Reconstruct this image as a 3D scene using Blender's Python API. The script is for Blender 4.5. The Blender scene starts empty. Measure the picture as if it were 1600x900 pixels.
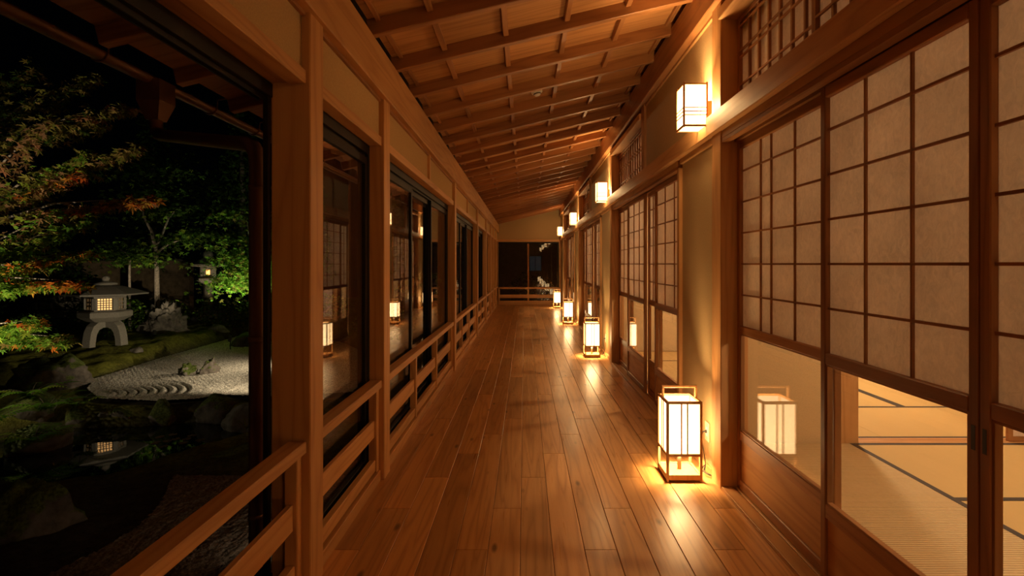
import bpy, bmesh, math, random
import numpy as np
from mathutils import Vector, Matrix, noise

random.seed(7)
SC = bpy.context.scene
COL = SC.collection

# ------------------------------------------------------------------ camera
EYE = 1.30
FPX = 800.0
cam_d = bpy.data.cameras.new('camera')
cam = bpy.data.objects.new('camera', cam_d)
COL.objects.link(cam)
cam.location = (0, 0, EYE)
cam.rotation_euler = (math.pi / 2, 0, 0)
cam_d.sensor_width = 36.0
cam_d.lens = 36.0 * FPX / 1600.0
cam_d.shift_x = (800 - 820) / 1600.0
cam_d.shift_y = (412.5 - 450) / 1600.0
cam_d.clip_start = 0.02
cam_d.clip_end = 200
SC.camera = cam

# ------------------------------------------------------------------ world, exposure
w = bpy.data.worlds.new('night_sky')
SC.world = w
w.use_nodes = True
bgn = w.node_tree.nodes['Background']
bgn.inputs[0].default_value = (0.25, 0.35, 0.6, 1)
bgn.inputs[1].default_value = 0.0003
SC.view_settings.view_transform = 'Standard'
SC.view_settings.look = 'None'
SC.view_settings.gamma = 1.0
SC.view_settings.use_curve_mapping = False
SC.view_settings.exposure = 0.6
SC.cycles.use_denoising = True
SC.cycles.max_bounces = 8
SC.cycles.diffuse_bounces = 4
SC.cycles.glossy_bounces = 4
SC.cycles.transparent_max_bounces = 16
SC.cycles.sample_clamp_indirect = 4.0
SC.cycles.caustics_reflective = False
SC.cycles.caustics_refractive = False

LAMP_S = 3.4           # glowing paper of the floor lamps
LANTERN_S = 2.6        # glowing paper of the wall lanterns
BULB_F, BULB_W = 36.0, 38.0   # bulbs in the floor lamps and in the wall lanterns
BULB_C = (1.0, 0.60, 0.25)
ROOM_W = 78.0         # the lamp in each tatami room
ROOM_C = (1.0, 0.73, 0.45)

# ------------------------------------------------------------------ materials
def new_mat(name):
    m = bpy.data.materials.new(name)
    m.use_nodes = True
    nt = m.node_tree
    nt.nodes.clear()
    out = nt.nodes.new('ShaderNodeOutputMaterial')
    return m, nt, out

def nd(nt, typ, **kw):
    n = nt.nodes.new(typ)
    for k, v in kw.items():
        if k.startswith('i_'):
            key = k[2:]
            n.inputs[int(key) if key.isdigit() else key].default_value = v
        else:
            setattr(n, k, v)
    return n

def ramp(nt, fac, stops):
    r = nt.nodes.new('ShaderNodeValToRGB')
    el = r.color_ramp.elements
    while len(el) < len(stops):
        el.new(0.5)
    for e, (p, c) in zip(el, stops):
        e.position = p
        e.color = (c[0], c[1], c[2], 1)
    nt.links.new(fac, r.inputs[0])
    return r.outputs[0]

def mixc(nt, fac, a, b, mode='MIX'):
    n = nt.nodes.new('ShaderNodeMix')
    n.data_type = 'RGBA'
    n.blend_type = mode
    for s, v in ((n.inputs[0], fac), (n.inputs[6], a), (n.inputs[7], b)):
        if hasattr(v, 'links'):
            nt.links.new(v, s)
        elif isinstance(v, (int, float)):
            s.default_value = v
        else:
            s.default_value = (v[0], v[1], v[2], 1)
    return n.outputs[2]

def mth(nt, op, a, b=None, c=None):
    n = nt.nodes.new('ShaderNodeMath')
    n.operation = op
    for i, v in enumerate((a, b, c)):
        if v is None:
            continue
        if hasattr(v, 'links'):
            nt.links.new(v, n.inputs[i])
        else:
            n.inputs[i].default_value = v
    return n.outputs[0]

def obj_coords(nt, scale, jitter=True):
    tc = nt.nodes.new('ShaderNodeTexCoord')
    vec = tc.outputs['Object']
    rnd = None
    if jitter:
        oi = nt.nodes.new('ShaderNodeObjectInfo')
        rnd = oi.outputs['Random']
        cmb = nt.nodes.new('ShaderNodeCombineXYZ')
        for i, k in enumerate((13.7, 47.3, 91.1)):
            nt.links.new(mth(nt, 'MULTIPLY', rnd, k), cmb.inputs[i])
        add = nt.nodes.new('ShaderNodeVectorMath')
        add.operation = 'ADD'
        nt.links.new(vec, add.inputs[0])
        nt.links.new(cmb.outputs[0], add.inputs[1])
        vec = add.outputs[0]
    mp = nt.nodes.new('ShaderNodeMapping')
    mp.inputs['Scale'].default_value = scale
    nt.links.new(vec, mp.inputs['Vector'])
    return mp.outputs[0], rnd, tc

def wood(name, light, dark, axis, rough=0.5, ring=6.0, knots=False, vary=0.25, bump=0.08, coat=0.0, spec=0.4):
    m, nt, out = new_mat(name)
    L = nt.links.new
    def sc(across, along):
        return tuple(along if i == axis else across for i in range(3))
    v1, rnd, _ = obj_coords(nt, sc(ring, 0.55))
    n1 = nd(nt, 'ShaderNodeTexNoise', i_Scale=1.0, i_Detail=2.0, i_Roughness=0.45, i_Distortion=0.35)
    L(v1, n1.inputs['Vector'])
    rings = mth(nt, 'PINGPONG', mth(nt, 'MULTIPLY', n1.outputs[0], 14.0), 1.0)
    rings = mth(nt, 'POWER', rings, 2.2)
    v2, _, _ = obj_coords(nt, sc(150, 3.5))
    n2 = nd(nt, 'ShaderNodeTexNoise', i_Scale=1.0, i_Detail=3.0, i_Roughness=0.6)
    L(v2, n2.inputs['Vector'])
    v3, _, _ = obj_coords(nt, sc(5, 0.7))
    n3 = nd(nt, 'ShaderNodeTexNoise', i_Scale=1.0, i_Detail=2.0)
    L(v3, n3.inputs['Vector'])
    f = mth(nt, 'ADD', mth(nt, 'MULTIPLY', rings, 0.55), mth(nt, 'MULTIPLY', n2.outputs[0], 0.45))
    f = mth(nt, 'ADD', f, mth(nt, 'MULTIPLY', mth(nt, 'SUBTRACT', n3.outputs[0], 0.5), 0.7))
    col = ramp(nt, f, [(0.1, light), (0.95, dark)])
    if knots:
        v4, _, _ = obj_coords(nt, sc(7.5, 2.6))
        vo = nd(nt, 'ShaderNodeTexVoronoi', i_Scale=1.0, i_Randomness=1.0)
        L(v4, vo.inputs['Vector'])
        k = ramp(nt, vo.outputs['Distance'], [(0.05, (1, 1, 1)), (0.13, (0, 0, 0))])
        col = mixc(nt, mth(nt, 'MULTIPLY', k, 0.85), col, tuple(c * 0.25 for c in dark))
    val = mth(nt, 'ADD', 1.0 - vary / 2, mth(nt, 'MULTIPLY', rnd, vary))
    hs = nd(nt, 'ShaderNodeHueSaturation')
    L(val, hs.inputs['Value'])
    L(col, hs.inputs['Color'])
    b = nd(nt, 'ShaderNodeBsdfPrincipled')
    L(hs.outputs[0], b.inputs['Base Color'])
    L(mth(nt, 'ADD', rough - 0.08, mth(nt, 'MULTIPLY', n2.outputs[0], 0.16)), b.inputs['Roughness'])
    b.inputs['Specular IOR Level'].default_value = spec
    b.inputs['Coat Weight'].default_value = coat
    b.inputs['Coat Roughness'].default_value = 0.2
    bp = nd(nt, 'ShaderNodeBump', i_Strength=bump, i_Distance=0.004)
    L(f, bp.inputs['Height'])
    L(bp.outputs[0], b.inputs['Normal'])
    L(b.outputs[0], out.inputs[0])
    return m

def simple(name, col, rough=0.6, metal=0.0, nscale=None, namp=0.3, bump=0.0, bscale=None, spec=0.5):
    m, nt, out = new_mat(name)
    L = nt.links.new
    b = nd(nt, 'ShaderNodeBsdfPrincipled', i_Roughness=rough, i_Metallic=metal)
    b.inputs['Base Color'].default_value = (*col, 1)
    b.inputs['Specular IOR Level'].default_value = spec
    if nscale:
        v, _, _ = obj_coords(nt, (nscale,) * 3)
        n = nd(nt, 'ShaderNodeTexNoise', i_Scale=1.0, i_Detail=5.0, i_Roughness=0.6)
        L(v, n.inputs['Vector'])
        c = ramp(nt, n.outputs[0], [(0.3, tuple(x * (1 - namp) for x in col)), (0.7, tuple(min(1, x * (1 + namp)) for x in col))])
        L(c, b.inputs['Base Color'])
    if bump:
        v, _, _ = obj_coords(nt, (bscale or 200,) * 3)
        n = nd(nt, 'ShaderNodeTexNoise', i_Scale=1.0, i_Detail=4.0)
        L(v, n.inputs['Vector'])
        bp = nd(nt, 'ShaderNodeBump', i_Strength=bump, i_Distance=0.01)
        L(n.outputs[0], bp.inputs['Height'])
        L(bp.outputs[0], b.inputs['Normal'])
    L(b.outputs[0], out.inputs[0])
    return m

def emit_paper(name, col, strength, back=(0.05, 0.042, 0.03), clear=0.0):
    m, nt, out = new_mat(name)
    L = nt.links.new
    v, _, _ = obj_coords(nt, (60, 60, 60))
    n = nd(nt, 'ShaderNodeTexNoise', i_Scale=1.0, i_Detail=4.0)
    L(v, n.inputs['Vector'])
    e = nd(nt, 'ShaderNodeEmission')
    e.inputs[0].default_value = (*col, 1)
    L(mth(nt, 'MULTIPLY', mth(nt, 'ADD', 0.85, mth(nt, 'MULTIPLY', n.outputs[0], 0.3)), strength), e.inputs[1])
    t = nd(nt, 'ShaderNodeBsdfTranslucent')
    t.inputs[0].default_value = (*back, 1)
    a = nt.nodes.new('ShaderNodeAddShader')
    L(e.outputs[0], a.inputs[0])
    L(t.outputs[0], a.inputs[1])
    if clear > 0:                         # thin paper lets some light straight through
        tr = nd(nt, 'ShaderNodeBsdfTransparent')
        mx = nt.nodes.new('ShaderNodeMixShader')
        mx.inputs[0].default_value = clear
        L(a.outputs[0], mx.inputs[1]); L(tr.outputs[0], mx.inputs[2])
        L(mx.outputs[0], out.inputs[0])
    else:
        L(a.outputs[0], out.inputs[0])
    return m

def paper_mat(name, col, trans=0.45):
    m, nt, out = new_mat(name)
    L = nt.links.new
    v, _, _ = obj_coords(nt, (45, 45, 30))
    n = nd(nt, 'ShaderNodeTexNoise', i_Scale=1.0, i_Detail=6.0, i_Roughness=0.7, i_Distortion=1.2)
    L(v, n.inputs['Vector'])
    v2, _, _ = obj_coords(nt, (5, 5, 5))
    n2 = nd(nt, 'ShaderNodeTexNoise', i_Scale=1.0, i_Detail=3.0)
    L(v2, n2.inputs['Vector'])
    f = mth(nt, 'ADD', mth(nt, 'MULTIPLY', n.outputs[0], 0.65), mth(nt, 'MULTIPLY', n2.outputs[0], 0.35))
    c = ramp(nt, f, [(0.32, tuple(x * 0.72 for x in col)), (0.66, col)])
    d = nt.nodes.new('ShaderNodeBsdfDiffuse')
    t = nt.nodes.new('ShaderNodeBsdfTranslucent')
    L(c, d.inputs[0]); L(c, t.inputs[0])
    mx = nt.nodes.new('ShaderNodeMixShader')
    mx.inputs[0].default_value = trans
    L(d.outputs[0], mx.inputs[1]); L(t.outputs[0], mx.inputs[2])
    L(mx.outputs[0], out.inputs[0])
    return m

def glass_mat(name, tint=(1, 1, 1), f0=0.045, rough=0.0):
    m, nt, out = new_mat(name)
    L = nt.links.new
    g = nt.nodes.new('ShaderNodeNewGeometry')
    dot = nt.nodes.new('ShaderNodeVectorMath'); dot.operation = 'DOT_PRODUCT'
    L(g.outputs['Incoming'], dot.inputs[0]); L(g.outputs['Normal'], dot.inputs[1])
    c = mth(nt, 'ABSOLUTE', dot.outputs['Value'])
    fr = mth(nt, 'ADD', f0, mth(nt, 'MULTIPLY', mth(nt, 'POWER', mth(nt, 'SUBTRACT', 1.0, c), 5.0), 1 - f0))
    t = nt.nodes.new('ShaderNodeBsdfTransparent'); t.inputs[0].default_value = (*tint, 1)
    gl = nt.nodes.new('ShaderNodeBsdfGlossy'); gl.inputs['Roughness'].default_value = rough
    mx = nt.nodes.new('ShaderNodeMixShader')
    L(fr, mx.inputs[0]); L(t.outputs[0], mx.inputs[1]); L(gl.outputs[0], mx.inputs[2])
    L(mx.outputs[0], out.inputs[0])
    return m

LT, DK = (0.60, 0.335, 0.135), (0.43, 0.21, 0.072)
M = {}
for ax, a in zip(range(3), 'xyz'):
    M['cedar_' + a] = wood('cedar_' + a, LT, DK, ax, rough=0.5, ring=7)
    M['dark_' + a] = wood('dark_cedar_' + a, (0.40, 0.185, 0.068), (0.24, 0.10, 0.034), ax, rough=0.45, ring=7)
M['floor'] = wood('floor_wood', (0.60, 0.315, 0.115), (0.36, 0.165, 0.050), 1, rough=0.30, ring=9, knots=True, vary=0.4, bump=0.10, coat=0.25)
M['board_x'] = wood('ceiling_board_wood', (0.56, 0.295, 0.115), (0.36, 0.165, 0.056), 0, rough=0.55, ring=8, vary=0.3)
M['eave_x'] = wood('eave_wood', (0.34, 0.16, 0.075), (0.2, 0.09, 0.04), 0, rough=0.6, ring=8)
M['lamp_z'] = wood('lamp_wood', (0.60, 0.33, 0.13), (0.45, 0.22, 0.08), 2, rough=0.45, ring=12)
M['plaster'] = simple('plaster', (0.50, 0.36, 0.185), 0.9, nscale=140, namp=0.10, bump=0.25, bscale=260, spec=0.1)
M['room_plaster'] = simple('room_plaster', (0.62, 0.47, 0.26), 0.9, nscale=140, namp=0.08, bump=0.15, bscale=260, spec=0.1)
M['alu'] = simple('black_aluminium', (0.010, 0.008, 0.007), 0.5, 0.0, spec=0.2)
M['black'] = simple('black_rubber', (0.012, 0.011, 0.010), 0.5)
M['brass'] = simple('brass_pin', (0.5, 0.33, 0.14), 0.3, 0.9)
M['cream'] = simple('cream_plastic', (0.72, 0.6, 0.42), 0.4)
M['white_plastic'] = simple('white_plastic', (0.8, 0.77, 0.7), 0.4)
M['copper'] = simple('brown_copper', (0.19, 0.095, 0.062), 0.4, 0.3)
M['paper'] = paper_mat('shoji_paper', (0.88, 0.77, 0.64))
M['fusuma'] = paper_mat('fusuma_paper', (0.88, 0.72, 0.58), 0.05)
M['glow'] = emit_paper('lamp_paper', (1.0, 0.63, 0.29), LAMP_S, clear=0.25)
M['glow_wall'] = emit_paper('wall_lantern_paper', (1.0, 0.63, 0.29), LANTERN_S, clear=0.45)
M['glass'] = glass_mat('window_glass')
M['glass_door'] = glass_mat('door_glass')
M['roof'] = simple('roof_board', (0.05, 0.045, 0.04), 0.9)
M['ink'] = simple('tatami_border_cloth', (0.035, 0.032, 0.030), 0.8)

def tatami_mat_material(name, light, dark, axis, freq, bump):
    m, nt, out = new_mat(name)
    L = nt.links.new
    v, _, _ = obj_coords(nt, (1, 1, 1), jitter=False)
    wv = nd(nt, 'ShaderNodeTexWave', i_Scale=freq, i_Distortion=0.15)
    wv.bands_direction = axis
    wv.wave_profile = 'SIN'
    L(v, wv.inputs['Vector'])
    v2, _, _ = obj_coords(nt, (60, 60, 60))
    n = nd(nt, 'ShaderNodeTexNoise', i_Scale=1.0, i_Detail=4.0)
    L(v2, n.inputs['Vector'])
    f = mth(nt, 'ADD', mth(nt, 'MULTIPLY', wv.outputs['Fac'], 0.6), mth(nt, 'MULTIPLY', n.outputs[0], 0.4))
    c = ramp(nt, f, [(0.15, dark), (0.8, light)])
    b = nd(nt, 'ShaderNodeBsdfPrincipled', i_Roughness=0.75)
    b.inputs['Specular IOR Level'].default_value = 0.25
    L(c, b.inputs['Base Color'])
    bp = nd(nt, 'ShaderNodeBump', i_Strength=bump, i_Distance=0.004)
    L(wv.outputs['Fac'], bp.inputs['Height'])
    L(bp.outputs[0], b.inputs['Normal'])
    L(b.outputs[0], out.inputs[0])
    return m
M['tatami'] = tatami_mat_material('tatami_rush', (0.60, 0.44, 0.19), (0.52, 0.37, 0.15), 'X', 26.0, 0.25)
M['ribbed'] = tatami_mat_material('ribbed_rush', (0.66, 0.52, 0.29), (0.46, 0.34, 0.17), 'Y', 19.0, 0.9)

# ------------------------------------------------------------------ object helpers
def tag(o, label=None, cat=None, group=None, kind=None):
    if label: o['label'] = label
    if cat: o['category'] = cat
    if group: o['group'] = group
    if kind: o['kind'] = kind
    return o

def empty(name, loc=(0, 0, 0), rz=0.0):
    o = bpy.data.objects.new(name, None)
    o.empty_display_size = 0.1
    o.location = loc
    o.rotation_euler = (0, 0, rz)
    COL.objects.link(o)
    return o

MESHES = {}
def link(name, mesh, parent=None, loc=(0, 0, 0), rot=(0, 0, 0)):
    o = bpy.data.objects.new(name, mesh)
    o.location = loc
    o.rotation_euler = rot
    if parent is not None:
        o.parent = parent
    COL.objects.link(o)
    return o

def box_mesh(name, dx, dy, dz, mat, bev):
    key = (name, round(dx, 4), round(dy, 4), round(dz, 4), mat, bev)
    if key in MESHES:
        return MESHES[key]
    bm = bmesh.new()
    bmesh.ops.create_cube(bm, size=1.0)
    bmesh.ops.scale(bm, vec=(dx, dy, dz), verts=bm.verts)
    if bev > 0:
        b = min(bev, 0.3 * min(dx, dy, dz))
        bmesh.ops.bevel(bm, geom=list(bm.edges), offset=b, segments=1, affect='EDGES', profile=0.5)
    me = bpy.data.meshes.new(name)
    bm.to_mesh(me); bm.free()
    me.materials.append(M[mat])
    MESHES[key] = me
    return me

def box(name, x0, x1, y0, y1, z0, z1, mat, parent=None, bev=0.003, rot=(0, 0, 0)):
    """a box given by its extents in the parent's frame"""
    x0, x1 = sorted((x0, x1)); y0, y1 = sorted((y0, y1)); z0, z1 = sorted((z0, z1))
    me = box_mesh(name, x1 - x0, y1 - y0, z1 - z0, mat, bev)
    return link(name, me, parent, ((x0 + x1) / 2, (y0 + y1) / 2, (z0 + z1) / 2), rot)

def mesh_obj(name, verts, faces, mat, parent=None, loc=(0, 0, 0), smooth=False):
    me = bpy.data.meshes.new(name)
    me.from_pydata([tuple(v) for v in verts], [], [tuple(f) for f in faces])
    me.update()
    for mm in (mat if isinstance(mat, (list, tuple)) else [mat]):
        me.materials.append(M[mm])
    if smooth:
        me.polygons.foreach_set('use_smooth', [True] * len(me.polygons))
    return link(name, me, parent, loc)

def tube_data(pts, radii, n=8, close=True):
    pts = [Vector(p) for p in pts]
    vs, fs = [], []
    up = Vector((0.13, 0.31, 0.94)).normalized()
    for i, p in enumerate(pts):
        a = pts[max(i - 1, 0)]; b = pts[min(i + 1, len(pts) - 1)]
        t = (b - a).normalized()
        u = t.cross(up)
        if u.length < 1e-3:
            u = t.cross(Vector((1, 0, 0)))
        u.normalize(); v = t.cross(u)
        r = radii[i] if isinstance(radii, (list, tuple)) else radii
        for k in range(n):
            an = 2 * math.pi * k / n
            vs.append(p + (u * math.cos(an) + v * math.sin(an)) * r)
    for i in range(len(pts) - 1):
        for k in range(n):
            k2 = (k + 1) % n
            fs.append((i * n + k, i * n + k2, (i + 1) * n + k2, (i + 1) * n + k))
    if close:
        fs.append(tuple(range(n - 1, -1, -1)))
        m0 = (len(pts) - 1) * n
        fs.append(tuple(range(m0, m0 + n)))
    return vs, fs

def tube(name, pts, radii, mat, parent=None, n=8, loc=(0, 0, 0)):
    v, f = tube_data(pts, radii, n)
    return mesh_obj(name, v, f, mat, parent, loc, smooth=True)

def light(name, typ, loc, energy, col, parent=None, **kw):
    d = bpy.data.lights.new(name, typ)
    d.energy = energy
    d.color = col
    for k, v in kw.items():
        setattr(d, k, v)
    d.cycles.use_multiple_importance_sampling = False
    o = bpy.data.objects.new(name, d)
    o.location = loc
    if parent is not None:
        o.parent = parent
    COL.objects.link(o)
    return o

# ================================================================== CORRIDOR SHELL
XL, XR = -0.845, 1.127          # faces of the posts on both sides
YB, YE = -2.60, 16.40           # back end and far end
RZ0, RSL = 2.55, 0.24           # underside of the rafters: z = RZ0 + RSL * (x - XL)
def rz(x): return RZ0 + RSL * (x - XL)
RANG = math.atan(RSL)

# ---- floor: planks laid along the corridor in a regular stagger
floor = tag(empty('floor'), 'polished knotty wooden plank floor running down the corridor', kind='structure')
PW, PL = 0.1467, 1.58
for k in range(-6, 9):
    x0 = -0.1680 + PW * k
    x1 = x0 + PW
    x0 = max(x0, -0.90); x1 = min(x1, 1.165)
    if x1 - x0 < 0.02:
        continue
    joint = 2.725 + 0.395 * k
    n = math.ceil((YB - joint) / PL)
    y = joint + PL * n
    cuts = [YB] + [yy for yy in (y + PL * i for i in range(20)) if YB + 0.05 < yy < YE - 0.05] + [YE]
    for a, b in zip(cuts[:-1], cuts[1:]):
        box('plank', x0 + 0.0007, x1 - 0.0007, a + 0.0006, b - 0.0006, -0.03, 0.0, 'floor', floor, bev=0.0022)
box('subfloor', -1.10, 1.30, YB, YE, -0.30, -0.031, 'dark_y', floor, bev=0)

# ---- ceiling: sloping rafters, boards between them, cross battens
ceil = tag(empty('ceiling'), 'sloping wooden ceiling with dark rafters and panelled boards', kind='structure')
RY = [2.80 + 0.51 * i for i in range(-10, 27)]
XE = -1.92                     # tips of the rafters under the eave
eave = tag(empty('roof_eave'), 'dark wooden eave over the garden with exposed rafter tips', kind='structure')
def sloped(name, xa, xb, y0, y1, dz0, dz1, mat, parent, bev=0.003):
    cx = (xa + xb) / 2
    ln = (xb - xa) / math.cos(RANG)
    me = box_mesh(name, ln, y1 - y0, dz1 - dz0, mat, bev)
    zc = rz(cx) + (dz0 + dz1) / 2
    return link(name, me, parent, (cx, (y0 + y1) / 2, zc), (0, -RANG, 0))
BX = [-0.52, -0.125, 0.27, 0.665]
for i, y in enumerate(RY):
    sloped('rafter', -0.86, 1.12, y, y + 0.045, 0.0, 0.10, 'dark_x', ceil, 0.004)
    if y < 8:
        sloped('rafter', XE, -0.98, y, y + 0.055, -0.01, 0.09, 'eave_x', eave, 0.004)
for i in range(len(RY) - 1):
    a, b = RY[i] + 0.045, RY[i + 1]
    edges = [-0.86] + BX + [1.12]
    for e0, e1 in zip(edges[:-1], edges[1:]):
        sloped('ceiling_board', e0, e1, a - 0.01, b + 0.01, 0.088, 0.100, 'board_x', ceil, 0.0)
    for bx in BX:
        sloped('batten', bx - 0.017, bx + 0.017, a, b, 0.050, 0.088, 'dark_y', ceil, 0.002)
    for bx in (-0.80, 1.055):
        sloped('edge_batten', bx - 0.012, bx + 0.012, a, b, 0.066, 0.088, 'dark_y', ceil, 0.002)
    if a < 8:
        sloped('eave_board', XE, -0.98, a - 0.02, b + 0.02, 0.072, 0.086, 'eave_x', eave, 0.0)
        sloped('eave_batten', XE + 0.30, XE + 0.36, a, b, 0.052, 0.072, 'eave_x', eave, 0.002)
sloped('roof_slab', XE - 0.06, 1.9, YB - 0.2, YE + 0.5, 0.13, 0.19, 'roof', eave, 0.0)

# ---- left wall
wl = tag(empty('wall_left'), 'timber posts, lintels and plaster strips of the garden side wall', kind='structure')
PT = 0.13
LP = [-1.13, 2.018, 3.08, 6.20, 9.20, 11.30, 12.80, 14.00, 15.20]
for y in LP:
    box('post', XL - 0.155, XL, y, y + PT, 0.0, 2.30, 'cedar_z', wl, 0.004)
box('beam', XL - 0.14, XL + 0.022, YB, YE, 2.292, 2.548, 'cedar_y', wl, 0.005)
box('plaster_panel', XL - 0.15, XL - 0.03, YB, LP[0], -0.02, 2.292, 'plaster', wl, 0.0)
bays = [(a + PT, b) for a, b in zip(LP, LP[1:] + [YE])]
mids = {2: [4.64], 3: [7.74]}
for i, (a, b) in enumerate(bays):
    box('lintel', XL - 0.088, XL - 0.016, a, b, 2.010, 2.064, 'cedar_y', wl, 0.003)
    box('lintel_head', XL - 0.20, XL - 0.088, a, b, 2.014, 2.064, 'dark_y', wl, 0.0)
    cut = [a] + [m for m in mids.get(i, [])] + [b]
    for m in mids.get(i, []):
        box('stud', XL - 0.08, XL - 0.012, m - 0.022, m + 0.022, 2.064, 2.292, 'cedar_z', wl, 0.002)
    for c0, c1 in zip(cut[:-1], cut[1:]):
        box('plaster_panel', XL - 0.09, XL - 0.034, c0, c1, 2.064, 2.292, 'plaster', wl, 0.0)
        box('top_strip', XL - 0.036, XL - 0.018, c0, c1, 2.276, 2.292, 'dark_y', wl, 0.001)
    box('sill', XL - 0.155, XL - 0.022, a, b, -0.02, 0.062, 'cedar_y', wl, 0.003)

# ---- windows of the garden side (black aluminium, sliding)
WX0, WX1 = XL - 0.155, XL - 0.088
splits = {1: [], 2: [4.25, 5.15], 3: [7.45, 8.30], 4: [10.35], 5: [], 6: [], 7: [], 8: []}
for i, (a, b) in enumerate(bays):
    wlab = ['open garden window with empty black track beside the first railing', 'narrow fixed garden window mirroring a floor lamp',
            'wide black framed three sash garden window', 'second wide three sash window further along the corridor',
            'two sash garden window in the middle distance', 'small distant garden window', 'small distant garden window',
            'small distant garden window', 'last garden window before the far wall'][i]
    wn = tag(empty('window_%d' % (i + 1), (0, 0, 0)), wlab, kind='structure')
    dx = -0.06 if i == 0 else 0.0
    box('frame_head', WX0 + dx, WX1 + dx, a, b, 1.955, 2.010, 'alu', wn, 0.002)
    box('frame_sill', WX0 + dx, WX1 + dx, a, b, 0.062, 0.085, 'alu', wn, 0.002)
    for s0, s1 in ((a, a + 0.022), (b - 0.022, b)):
        box('frame_jamb', WX0 - 0.022 if i == 0 else WX0, WX0 if i == 0 else WX1, s0, s1, 0.085, 1.955, 'alu', wn, 0.002)
    for q in (0.018, 0.042):
        box('track', WX0 + dx + q, WX0 + dx + q + 0.006, a + 0.022, b - 0.022, 1.938, 1.955, 'alu', wn, 0.0)
    if i == 0:
        continue
    cs = [a + 0.022] + splits[i] + [b - 0.022]
    for j, (c0, c1) in enumerate(zip(cs[:-1], cs[1:])):
        if j: c0 -= 0.025
        if j < len(cs) - 2: c1 += 0.025
        xa = WX0 + (0.006 if j % 2 else 0.036)
        xb = xa + 0.026
        sa = empty('sash'); sa.parent = wn
        for s0, s1 in ((c0, c0 + 0.045), (c1 - 0.045, c1)):
            box('stile', xa, xb, s0, s1, 0.09, 1.935, 'alu', sa, 0.002)
        box('rail', xa, xb, c0 + 0.045, c1 - 0.045, 0.09, 0.14, 'alu', sa, 0.002)
        box('rail', xa, xb, c0 + 0.045, c1 - 0.045, 1.89, 1.935, 'alu', sa, 0.002)
        box('pane', xa + 0.010, xa + 0.015, c0 + 0.045, c1 - 0.045, 0.14, 1.89, 'glass', sa, 0.0)

# ---- railings in front of the windows
stubs = {0: [0.0, 1.0], 1: [], 2: [4.15, 5.12], 3: [7.23, 8.15], 4: [10.4], 5: [], 6: [], 7: [], 8: []}
rlab = ['wooden railing under the open garden window nearest the camera', 'short wooden railing before the window mirroring a lamp',
        'long wooden railing below the wide three sash window', 'second long wooden railing further down the left side',
        'wooden railing in the middle distance on the left', 'far left wooden railing, fourth from the end wall',
        'far left wooden railing, third from the end wall', 'far left wooden railing, second from the end wall',
        'far left wooden railing touching the end wall']
for i, (a, b) in enumerate(bays):
    r = tag(empty('railing', (XL - 0.05, (a + b) / 2, 0.062)), rlab[i], 'railing', 'railings along the garden windows')
    ox, oy, oz = r.location
    def rb(nm, x0, x1, y0, y1, z0, z1, mt, bv=0.003):
        return box(nm, x0 - ox, x1 - ox, y0 - oy, y1 - oy, z0 - oz, z1 - oz, mt, r, bv)
    rb('handrail', XL - 0.088, XL - 0.014, a + 0.001, b - 0.001, 0.555, 0.602, 'cedar_y', 0.004)
    ends = [(a + 0.001, a + 0.046), (b - 0.046, b - 0.001)] + [(s - 0.022, s + 0.022) for s in stubs[i] if a < s < b]
    for s0, s1 in ends:
        rb('baluster', XL - 0.082, XL - 0.032, s0, s1, 0.062, 0.555, 'cedar_z')
    xs = sorted(ends)
    for (p0, p1), (q0, q1) in zip(xs[:-1], xs[1:]):
        rb('middle_board', XL - 0.072, XL - 0.047, p1, q0, 0.27, 0.372, 'cedar_y')
        if i > 0:
            rb('bottom_rail', XL - 0.076, XL - 0.040, p1, q0, 0.072, 0.138, 'cedar_y')
        else:
            rb('bottom_rail', XL - 0.076, XL - 0.040, p1, q0, 0.072, 0.138, 'cedar_y')

# ---- right wall
wr = tag(empty('wall_right'), 'timber posts, nageshi rail and plaster of the room side wall', kind='structure')
RPT = 0.14
RP = [-0.35, 2.946, 6.65, 10.65, 14.80]
for y in RP:
    box('post', XR, XR + 0.16, y, y + RPT, 0.0, 2.86, 'cedar_z', wr, 0.004)
box('beam', XR - 0.035, XR + 0.13, YB, YE, 2.815, 3.06, 'dark_y', wr, 0.005)
box('nageshi', XR - 0.030, XR + 0.022, YB, YE, 2.067, 2.185, 'cedar_y', wr, 0.005)
box('nageshi_lip', XR - 0.002, XR + 0.022, YB, YE, 2.185, 2.197, 'cedar_y', wr, 0.002)
jambs = [(3.75, 3.80), (7.67, 7.72), (11.77, 11.82)]
openings = [(RP[0] + RPT, RP[1]), (3.80, RP[2]), (7.72, RP[3]), (11.82, RP[4])]
solids = [(YB, RP[0]), (RP[1] + RPT, 3.75), (RP[2] + RPT, 7.67), (RP[3] + RPT, 11.77), (RP[4] + RPT, YE)]
for a, b in jambs:
    box('jamb', XR + 0.002, XR + 0.15, a, b, 0.0, 2.005, 'cedar_z', wr, 0.003)
for a, b in solids:
    box('plaster_panel', XR + 0.028, XR + 0.07, a, b, 0.0, 2.062, 'plaster', wr, 0.0)
    box('plaster_back', XR + 0.10, XR + 0.15, a, b, 0.0, 2.75, 'room_plaster', wr, 0.0)
    box('picture_rail', XR + 0.008, XR + 0.03, a, b, 2.030, 2.067, 'cedar_y', wr, 0.003)
    bb = tag(box('baseboard_right', XR + 0.012, XR + 0.03, a, b, 0.0, 0.045, 'cedar_y', None, 0.003), 'low wooden baseboard along the right plaster wall', kind='structure')
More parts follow.
